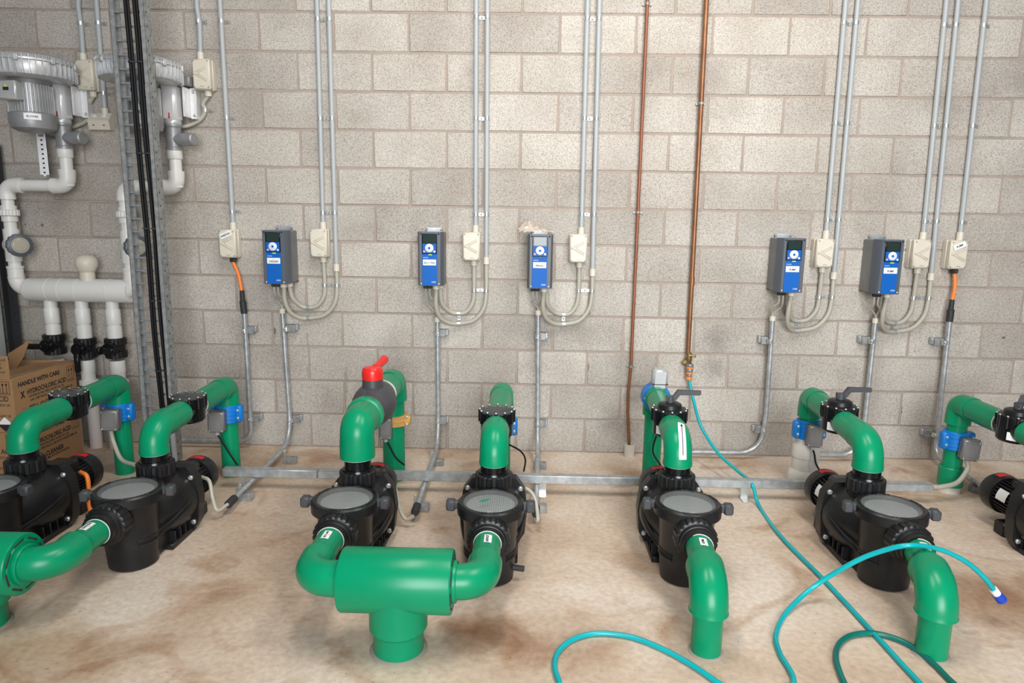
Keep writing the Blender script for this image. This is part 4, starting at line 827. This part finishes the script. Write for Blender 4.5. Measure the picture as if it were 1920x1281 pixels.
# ------------------------------------------------------------------ blowers high on the left
def blower(label, X, lab, sx, tx=-0.028):
    Y = -0.225; t = thing('side_channel_blower', label, 'blower', (X, Y, 1.74), 0, 'silver air blowers on the wall'); z0 = -1.74
    R = 0.19
    MB().lathe((0, 0, z0+1.99), (0, 0, 1), [(0.10, 0.0), (R-0.03, 0.0), (R-0.008, 0.012), (R, 0.035), (R, 0.082), (R-0.012, 0.104), (R-0.03, 0.112), (0.08, 0.112)], 48).build('ring_housing', 'alu', t)
    MB().ring((0, 0, z0+2.066), (0, 0, 1), R+0.007, R-0.01, 0, 0.012, 48, 0.002).build('flange', 'alu', t)
    f = MB()
    for k in range(44):
        a = 2*PI*k/44; Rm = Matrix.Rotation(a, 3, 'Z'); f.box((math.cos(a)*(R+0.001), math.sin(a)*(R+0.001), z0+2.045), (0.014, 0.004, 0.092), 0.001, Rm)
    f.build('housing_fins', 'alu', t)
    for k in range(8):
        a = 2*PI*k/8+0.3; MB().box((math.cos(a)*(R+0.004), math.sin(a)*(R+0.004), z0+2.072), (0.018, 0.022, 0.03), 0.003, Matrix.Rotation(a, 3, 'Z')).build('flange_lug', 'alu', t)
    MB().lathe((-0.012, -0.01, z0+1.97), (0, 0, 1), [(0.085, 0), (0.095, 0.025)], 32).build('motor_neck', 'castgrey', t)
    mo = MB().lathe((-0.012, -0.01, z0+1.83), (0, 0, 1), [(0.086, 0), (0.086, 0.145)], 32).build('motor_body', 'castgrey', t)
    g = MB()
    for k in range(40):
        a = 2*PI*k/40; g.box((-0.012+0.092*math.cos(a), -0.01+0.092*math.sin(a), z0+1.90), (0.016, 0.0035, 0.135), 0, Matrix.Rotation(a, 3, 'Z'))
    g.build('motor_fins', 'alu', mo)
    fc = MB().lathe((-0.012, -0.01, z0+1.742), (0, 0, 1), [(0.07, 0.0), (0.098, 0.014), (0.106, 0.04), (0.106, 0.086), (0.10, 0.09)], 40).build('fan_cover', 'castgrey', t)
    MB().box((tx, -0.128, z0+1.925), (0.095, 0.06, 0.09), 0.006).build('terminal_box', 'alu', t)
    MB().box((tx, -0.1585, z0+1.93), (0.028, 0.002, 0.016), 0.0005).build('warning_label', 'ink', t); MB().prism([(-0.012, 0), (0.012, 0), (0, 0.018)], (tx, -0.1583, z0+1.932), (1, 0, 0), (0, 0, 1), 0.001).build('warning_triangle', 'lime', t)
    if lab:
        pth = [(-0.012, -0.01, z0+1.75), (-0.012, -0.01, z0+1.85)]; 
        def fn(rr): 
            return lambda x, y: Vector((-0.012+rr*math.sin(x/rr+0.60), -0.01-rr*math.cos(x/rr+0.60), z0+1.808+y))
        st = patch(fn(0.1075), 0.075, 0.030, 6, 1).build('name_label', 'paper', fc); lettering('BLOWER', fn(0.1083), 0.05, 0.010, st)
    # outlet silencer, relief tee and bracket
    sx -= X; yq = -0.12-Y
    MB().box((sx, yq, z0+1.91), (0.082, 0.082, 0.19), 0.014).build('silencer', 'alup', t)
    st = MB().prism([(-0.003, 0), (0.003, 0), (0.003, 0.022), (-0.003, 0.022)], (sx+0.005, yq-0.0425, z0+1.835), (1, 0, 0), (0, 0, 1), 0.001); st.add([(sx-0.002, yq-0.0427, z0+1.836), (sx+0.005, yq-0.0427, z0+1.826), (sx+0.012, yq-0.0427, z0+1.836)], [(0, 1, 2)]); st.build('red_arrow', 'redlab', t)
    MB().lathe((sx, yq, z0+1.80), (0, 0, 1), [(0.042, 0), (0.044, 0.004), (0.044, 0.02), (0.040, 0.026)], 28).build('collar', 'alu', t)
    MB().lathe((sx, yq, z0+1.67), (0, 0, 1), [(0.043, 0), (0.043, 0.012), (0.039, 0.016), (0.039, 0.115), (0.043, 0.12), (0.043, 0.132)], 28).build('tee', 'castgrey', t)
    MB().lathe((sx, yq, z0+1.725), (1, -0.25, 0), [(0.032, 0.02), (0.032, 0.06), (0.034, 0.062), (0.033, 0.125), (0.028, 0.13), (0.015, 0.131)], 24).build('relief_valve', 'castgrey', t)
    b = MB(); b.box((sx+0.085, -Y-0.030, z0+1.92), (0.035, 0.05, 0.16), 0.002); b.box((sx+0.062, -Y-0.06, z0+1.92), (0.012, 0.11, 0.15), 0.002); b2 = b.build('wall_bracket', 'alup', t)
    for z in (1.86, 1.98): screw(b2, (sx+0.09, -Y-0.056, z0+z), (0, -1, 0), 0.008, 0.008, 'zinc', 'bolt')
    MB().box((sx-0.01, -Y-0.05, z0+2.03), (0.20, 0.09, 0.05), 0.005).build('mount_arm', 'castgrey', t)
    return t
bx1, bx2 = W(58, 115, -0.225).x, W(262, 117, -0.225).x; s1, s2 = W(113, 190, -0.12).x, W(321, 190, -0.12).x
blower('silver air blower at the left edge, labelled BLOWER', bx1, True, s1)
blower('silver air blower partly hidden behind the cable tray', bx2, False, s2, 0.045)
# ------------------------------------------------------------------ white air pipework
WY = -0.12; wr = 0.031
def white_line(label, xt, xv, xh, zt=1.67, s=-1):
    o = Vector((xt, WY, zt)); t = thing('air_pipe', label, 'pipe', o, 0, 'white air pipes from the blowers'); L = lambda x, z: Vector((x, WY, z))-o
    zh = 1.478
    MB().lathe(L(xt, zt-0.045), (0, 0, 1), [(0.036, 0), (0.038, 0.003), (0.038, 0.042), (0.041, 0.045)], 28).build('socket', 'white', t)
    MB().cyl(L(xt, zh), L(xt, zt-0.04), wr, 26).build('pipe', 'white', t)
    elbow(L(xt, zh+0.085), L(xt, zh), L(xt-0.085, zh), 0.040, t, 0.05, m='white'); MB().cyl(L(xt-0.08, zh), L(xv+0.075, zh), wr, 26).build('pipe', 'white', t)
    elbow(L(xv+0.085, zh), L(xv, zh), L(xv, zh-0.075), 0.039, t, 0.05, m='white')
    MB().cyl(L(xv, zh-0.07), L(xv, 1.0), wr*0.98, 26).build('pipe', 'white', t)
    MB().gear(L(xv, 1.315), (0, 0, 1), 0.050, 0.047, 16, 0.034, 0.003).build('union_nut', 'white', t); MB().cyl(L(xv, 1.285), L(xv, 1.37), 0.038, 26).build('union_body', 'white', t)
    # sight check valve, grey ring facing the room
    MB().cyl(L(xv, 1.07), L(xv, 1.245), 0.038, 26).build('valve_body', 'white', t)
    vd = Vector((0.78, -0.62, 0.02)).normalized(); c = L(xv+0.022, 1.158); MB().lathe(c-vd*0.085, vd, [(0.03, 0), (0.048, 0.008), (0.052, 0.03), (0.052, 0.13)], 30).build('valve_bell', 'white', t)
    MB().gear(c+vd*0.034, vd, 0.062, 0.058, 14, 0.034, 0.004).build('valve_ring', 'ringgrey', t); MB().lathe(c+vd*0.068, vd, [(0.042, 0), (0.036, 0.0005), (0.034, 0.003), (0.030, 0.004)], 28).build('sight_glass', 'valvewin', t)
    MB().ring(L(xv, 1.03), (0, 0, 1), 0.041, 0.03, 0, 0.014, 26, 0.002).build('collar', 'white', t); MB().cyl(L(xv, 0.975), L(xv, 1.03), 0.038, 26).build('socket', 'white', t)
    elbow(L(xv, 0.985), L(xv, 0.918), L(xh, 0.918), 0.039, t, 0.06, m='white')
    return t
hL, hR = W(52, 543, WY).x, W(246, 545, WY).x; vL, vR = W(17, 400, WY).x, W(236, 400, WY).x
white_line('white air pipe from the left blower with union and sight valve', s1, vL, hL+0.02)
white_line('white air pipe from the blower behind the cable tray', s2, vR, hR-0.02)
zH = 0.915; xc = (hL+hR)/2; t = thing('air_header', 'thick white header pipe with three drops', 'pipe', (xc, WY, zH)); hw = (hR-hL)/2
MB().lathe((-hw, 0, 0), (1, 0, 0), [(0.052, 0), (0.060, 0.003), (0.065, 0.018), (0.065, 2*hw-0.012), (0.062, 2*hw-0.002), (0.050, 2*hw), (0.046, 2*hw-0.004)], 40).build('header', 'white', t)
for f in (0.22, 0.34, 0.50, 0.80): MB().ring((-hw+2*hw*f, 0, 0), (1, 0, 0), 0.0668, 0.06, 0, 0.006, 40, 0.001).build('weld_seam', 'white', t)
kx = W(163, 505, WY).x-xc
MB().lathe((kx, 0, 0.05), (0, 0, 1), [(0.038, 0), (0.038, 0.052), (0.042, 0.055), (0.055, 0.085), (0.057, 0.104), (0.052, 0.125), (0.036, 0.141), (0.0001, 0.148)], 30).build('vent_cap', 'cream', t)
DR = []
for i, (u, v, bu, bv) in enumerate(((97, 590, 150, 835), (156, 600, 184, 837), (213, 600, 213, 842))):
    x = W(u, v, WY).x; b = F(bu, bv); a = Vector((x, WY, 0.60)); o = Vector((x, WY, zH-0.06)); b.y = -0.085; 
    t = thing('drop_pipe', ('left', 'middle', 'right')[i] + ' white drop pipe below the thick white header', 'pipe', o, 0, 'white drop pipes'); L = lambda p: Vector(p)-o
    MB().cyl((0, 0, 0.02), L(a), 0.033, 24).build('pipe', 'white', t)
    MB().lathe((0, 0, -0.125), (0, 0, 1), [(0.037, 0), (0.038, 0.003), (0.038, 0.082), (0.036, 0.085)], 24).build('coupling', 'white', t); MB().cyl((0, 0, -0.21), (0, 0, -0.135), 0.038, 24).build('coupling', 'white', t)
    MB().cyl((0, 0, -0.40), (0, 0, -0.33), 0.039, 24).build('coupling', 'white', t); MB().gear((0, 0, -0.475), (0, 0, 1), 0.050, 0.048, 14, 0.03).build('union_nut', 'white', t); MB().cyl((0, 0, -0.50), (0, 0, -0.40), 0.036, 24).build('union_body', 'white', t)
    MB().tube([(0, 0, -0.40), (0, 0, -0.52), L((b.x, b.y, 0.25)), L((b.x, b.y, 0.0))], 0.034, 24).build('lower_pipe', 'pink', t)
    DR.append(x)
for i, (u, v, lev, lab) in enumerate(((103, 645, PI, 'black ball valve on the left drop, handle pointing left'), (160, 652, -PI/2, 'black ball valve on the middle drop, handle hanging down'), (215, 652, None, 'black ball valve on the right drop, handle facing forward'))):
    z = W(u, v, WY).z; t = thing('drop_valve', lab, 'valve', (DR[i], WY, z), 0, 'black ball valves on the white drops')
    MB().gear((0, 0, 0.015), (0, 0, 1), 0.056, 0.053, 12, 0.042, 0.004).build('union_nut', 'black', t); MB().gear((0, 0, -0.057), (0, 0, 1), 0.056, 0.053, 12, 0.042, 0.004).build('union_nut', 'black', t)
    MB().lathe((0, 0, -0.05), (0, 0, 1), [(0.048, 0), (0.05, 0.1)], 26).build('body', 'black', t)
    h = MB(); h.lathe((0, -0.03, 0), (0, -1, 0), [(0.040, 0), (0.040, 0.035), (0.036, 0.045)], 24)
    if lev is not None:
        R = Matrix.Rotation(-lev, 3, 'Y'); h.box(R @ Vector((0.065, 0, 0))+Vector((0, -0.085, 0)), (0.12, 0.02, 0.032), 0.008, R); h.lathe((0, -0.07, 0), (0, -1, 0), [(0.026, 0), (0.024, 0.024)], 18)
    else: h.box((0, -0.088, 0), (0.085, 0.03, 0.032), 0.009); h.box((-0.03, -0.10, 0), (0.022, 0.04, 0.045), 0.006)
    h.build('handle', 'blackg', t)
# power outlet and slotted strip
p = W(190, 228, -0.03); t = thing('power_outlet', 'cream double power outlet with a sloped top left of the cable tray', 'power outlet', (p.x, 0, p.z))
MB().prism([(0, -0.045), (0, 0.045), (-0.022, 0.045), (-0.062, 0.002), (-0.050, -0.045)], (-0.058, 0, 0), (0, 1, 0), (0, 0, 1), 0.116).build('housing', 'cream', t)
n = Vector((0, -0.73, 0.68)); 
for s in (-1, 1): MB().box((s*0.026, -0.0425, 0.026), (0.022, 0.014, 0.006), 0.001, Matrix.Rotation(-0.75, 3, 'X')).build('rocker', 'paper', t); MB().box((s*0.028, -0.0575, -0.022), (0.012, 0.003, 0.004), 0.0005).build('socket_slots', 'rubber', t)
a, b = W(76, 247, -0.13), W(87, 328, -0.13); t = thing('slotted_strip', 'white slotted metal strip hanging below the left blower', 'metal strip', a); L = (a-b).length
m = MB(); w = 0.048
for s in (-1, 1): m.box((s*(w/2-0.009), 0, -L/2), (0.018, 0.003, L), 0.0005)
for k in range(10): m.box((0, 0, -L*(k+0.28)/9.3), (0.014, 0.003, L/14), 0.0002)
m.build('strip', 'paper', t); MB().box((0, 0.008, -L/2), (w*0.9, 0.002, L*0.98), 0).build('back_web', 'rubber', t); MB().box((0, 0.062, -0.02), (0.03, 0.13, 0.012), 0.001).build('wall_arm', 'galvd', t)
# ------------------------------------------------------------------ cable tray
yb_, yf = -0.445, -0.50; xR = W(309, 400, yb_).x; xL = W(236, 400, yf).x; zb0 = 0.075; zt0 = 2.98
t = thing('cable_tray', 'galvanised cable tray rising in front of the right-hand blower', 'cable tray', ((xL+xR)/2, yb_, zb0)); hw = (xR-xL)/2; H = zt0-zb0
for s in (-1, 1):
    r_ = MB(); r_.box((s*hw, (yf-yb_)/2, H/2), (0.003, yb_-yf, H), 0); r_.box((s*(hw-0.010), yf-yb_+0.0015, H/2), (0.020, 0.003, H), 0); r_.box((s*(hw-0.010), -0.0015, H/2), (0.020, 0.003, H), 0); ra = r_.build('side_rail', 'galvd', t)
    hm = MB()
    for k in range(46): hm.box((s*(hw+0.0018), (yf-yb_)*0.72, 0.04+k*0.063), (0.001, 0.006, 0.010), 0); hm.box((s*(hw+0.0018), (yf-yb_)*0.28, 0.07+k*0.063), (0.001, 0.005, 0.005), 0)
    hm.build('perforations', 'rubber', ra)['kind'] = 'stuff'
mr = None
for k in range(46):
    if mr is None: ob = MB().box((0, 0, 0), (2*hw-0.004, 0.014, 0.009), 0.001).build('rung', 'galv', t); mr = ob.data
    else: ob = link('rung', mr, t)
    ob.location = (0, -0.010, 0.03+k*0.0635)
for s in (0.02, -0.06): MB().box((s, 0.0, -0.035), (0.04, 0.04, 0.08), 0.002).build('tray_foot', 'galvd', t)
for i, (ut, ub, lab) in enumerate(((237, 303, 'left black cable bundle tied to the tray'), (253, 318, 'right black cable bundle tied to the tray'))):
    a, b = W(ut, 0, -0.488), W(ub, 745, -0.488); a = zext(a, b, 2.98); b.z = 0.02; o = Vector(b); c = thing('cable_bundle', lab, 'cable', o, 0, 'black cables on the tray')
    for q in (-0.0065, 0.0065):
        P = [a.lerp(b, f)+Vector((q+0.002*math.sin(f*23+i), -0.003*math.cos(f*17), 0))-o for f in [k/24 for k in range(25)]]; MB().tube(P, 0.0072, 10).build('cable', 'cable', c)
    for f in (0.32, 0.46, 0.58, 0.70, 0.82): MB().ring(a.lerp(b, f)-o, (0, 0, 1), 0.0165, 0.012, 0, 0.005, 14, 0.0005).build('cable_tie', 'rubber', c)
# grey flexible pipe behind the second pump
pts = [W(322, 800, -0.56), W(325, 830, -0.56), W(328, 862, -0.56)]; pts = [pts[0]+Vector((0, 0.01, 0.06))]+pts+[Vector((pts[-1].x, -0.56, 0.0))]
tag(MB().tube(spline(pts, 6), 0.013, 14).build('grey_hose', 'conduit'), 'short grey hose standing behind the pump beside the cable tray', 'hose')
# ------------------------------------------------------------------ dark upright and grey cabinet at the left edge
up = W(24, 560, -0.05).x; t = thing('shelf_upright', 'dark perforated steel upright at the left edge', 'upright', (up, -0.05, 0))
m = MB(); m.box((0, 0, 0.85), (0.05, 0.003, 1.7)); m.box((-0.024, -0.02, 0.85), (0.003, 0.04, 1.7)); m.build('angle_post', 'rubber', t)
hm = MB()
for k in range(34): hm.lathe((0.006, -0.0018, 0.05+k*0.048), (0, -1, 0), [(0.0045, 0), (0.0045, 0.0006)], 8)
hm.build('bolt_holes', 'ink', t)
t = thing('grey_cabinet', 'pale grey cabinet cut by the left edge behind the boxes', 'cabinet', (up-0.27, -0.16, 0))
MB().box((0.0, 0, 0.56), (0.42, 0.2, 1.12), 0.006).build('body', 'panel', t); MB().box((0.0, -0.102, 0.56), (0.40, 0.006, 1.08), 0.002).build('door', 'panel', t)
# ------------------------------------------------------------------ cardboard boxes
BX, BY0, BY1, BW, BH = -1.832, -0.667, -0.20, 0.36, 0.268
def carton(label, z, open_top):
    t = thing('cardboard_box', label, 'box', (BX-BW/2, (BY0+BY1)/2, z), 0, 'acid cartons stacked on the left'); D = BY1-BY0; hx = BW/2; hy = D/2
    for s in (-1, 1): MB().box((s*(hx-0.002), 0, BH/2), (0.004, D, BH-0.002), 0.001).build('side_panel', 'card', t); MB().box((0, s*(hy-0.002), BH/2), (BW-0.008, 0.004, BH-0.002), 0.001).build('end_panel', 'card', t)
    MB().box((0, 0, 0.003), (BW-0.01, D-0.01, 0.004), 0).build('bottom_panel', 'card', t)
    X = hx+0.0006; fx = lambda y, zz: plane_fn((X, y, zz), (0, 1, 0), (0, 0, 1))
    side = [('HANDLE WITH CARE', -0.045, 0.232, 0.30, 0.024, 0.02), ('HYDROCHLORIC ACID', 0.005, 0.183, 0.29, 0.026, 0.012), ('HYDROCHLORIC ACID 4 x 5L', 0.0, 0.158, 0.26, 0.013, 0), ('UN 1789 PACK GROUP II HAZCHEM 2R', 0.035, 0.138, 0.32, 0.013, 0), ('CELL CLEANER', -0.03, 0.100, 0.22, 0.026, 0.012), ('SODIUM HYDROXIDE', 0.0, 0.076, 0.24, 0.013, 0)]
    for s_, y, zz, w, h, bo in side: lettering(s_, fx(y, zz), w, h, t, 'ink', bo+0.018)
    lettering('X', fx(-0.172, 0.178), 0.03, 0.036, t, 'ink', 0.05)
    def frame_icon(fn, w, h):
        m = MB()
        for (cx, cy, ww, hh) in ((0, h/2, w, 0.002), (0, -h/2, w, 0.002), (-w/2, 0, 0.002, h), (w/2, 0, 0.002, h), (0, -h/2+0.008, w*0.8, 0.003), (-w*0.2, -0.004, 0.003, h*0.6), (w*0.2, -0.004, 0.003, h*0.6)):
            m.add([fn(cx-ww/2, cy-hh/2), fn(cx+ww/2, cy-hh/2), fn(cx+ww/2, cy+hh/2), fn(cx-ww/2, cy+hh/2)], [(0, 1, 2, 3)])
        for q in (-1, 1): m.add([fn(q*w*0.2-0.007, h*0.22), fn(q*w*0.2+0.007, h*0.22), fn(q*w*0.2, h*0.40)], [(0, 1, 2)])
        m.build('this_way_up_mark', 'ink', t)
    frame_icon(fx(0.188, 0.205), 0.055, 0.080)
    m = MB(); fn = fx(-0.172, 0.098)
    for (cx, cy, ww, hh) in ((0, 0.011, 0.024, 0.0015), (0, -0.011, 0.024, 0.0015), (-0.011, 0, 0.0015, 0.024), (0.011, 0, 0.0015, 0.024)): m.add([fn(cx-ww/2, cy-hh/2), fn(cx+ww/2, cy-hh/2), fn(cx+ww/2, cy+hh/2), fn(cx-ww/2, cy+hh/2)], [(0, 1, 2, 3)])
    m.build('check_box', 'redlab', t)
    Yf = -hy-0.0006; ff = lambda x, zz: plane_fn((x, Yf, zz), (1, 0, 0), (0, 0, 1))
    for s_, x, zz, w, h, bo in (('HYDROCHLORIC ACID', 0.005, 0.172, 0.30, 0.026, 0.012), ('UN 1789 PACK GROUP II HAZCHEM 2R', 0.01, 0.140, 0.30, 0.013, 0), ('HAZCHEM 2R', 0.11, 0.085, 0.10, 0.013, 0)): lettering(s_, ff(x, zz), w, h, t, 'ink', bo)
    frame_icon(ff(0.142, 0.225), 0.045, 0.066)
    m = MB(); fn = ff(0.125, 0.043)
    d = 0.038; m.add([fn(0, -d), fn(d, 0), fn(0, d), fn(-d, 0)], [(0, 1, 2, 3)]); m.build('hazard_diamond', 'paper', t)
    fn = plane_fn((0.125, Yf-0.0006, 0.043), (1, 0, 0), (0, 0, 1)); m = MB(); m.add([fn(0, -d), fn(d, 0), fn(-d, 0)], [(0, 1, 2)]); m.build('hazard_lower_half', 'ink', t)
    if open_top:
        R = Matrix.Rotation(-0.10, 3, 'Y'); ez = R @ Vector((1, 0, 0)); c = Vector((hx, 0, BH))
        fl = MB().box(c-ez*0.125+Vector((0, 0.0, 0.001)), (0.25, D-0.006, 0.004), 0.001, R).build('top_flap', 'card', t)
        tf = lambda x, y: plane_fn(c-ez*x+Vector((0, y, 0.0042))+(R @ Vector((0, 0, 1)))*0.0006, (0, 1, 0), -ez)
        for i, s_ in enumerate(('when transporting', 'when handling, before', 'in carton are secure', 'Check all lids are tight')): lettering(s_, tf(0.035+i*0.030, 0.03), 0.20 if i else 0.17, 0.017, fl, 'ink', 0.0)
        MB().prism([(-0.03, 0), (0.03, 0), (0, 0.03)], tf(0.05, -0.19)(0, 0), (0, 1, 0), -ez, 0.0006).build('hazard_mark', 'paper', fl)
        ff_ = MB().box((-0.004, -hy+0.002, BH+0.058), (BW-0.006, 0.004, 0.116), 0.001).build('front_flap', 'card', t)
        for i, s_ in enumerate(('Check lids and', 'caps tight', 'keep at all', 'to prevent', 'spills')): lettering(s_, plane_fn((0.09, -hy-0.0006, BH+0.098-i*0.021), (1, 0, 0), (0, 0, 1)), (0.14, 0.10, 0.10, 0.13, 0.07)[i], 0.014, ff_, 'ink', 0.0)
        q = [W(u, v, BY1-0.13)-t.location for u, v in ((14, 664), (55, 638), (44, 670), (24, 700))]; fm = MB(); fm.add(q+[p+Vector((0, 0.004, 0)) for p in q], [(3, 2, 1, 0), (4, 5, 6, 7), (0, 1, 5, 4), (1, 2, 6, 5), (2, 3, 7, 6), (3, 0, 4, 7)]); fm.build('side_flap', 'cardin', t)
    else: MB().box((0, 0, BH-0.003), (BW-0.002, D-0.002, 0.004), 0.001).build('top_flap', 'card', t)
carton('lower cardboard acid carton, standing on the floor', 0.0, False)
carton('upper cardboard acid carton with open flaps', BH, True)
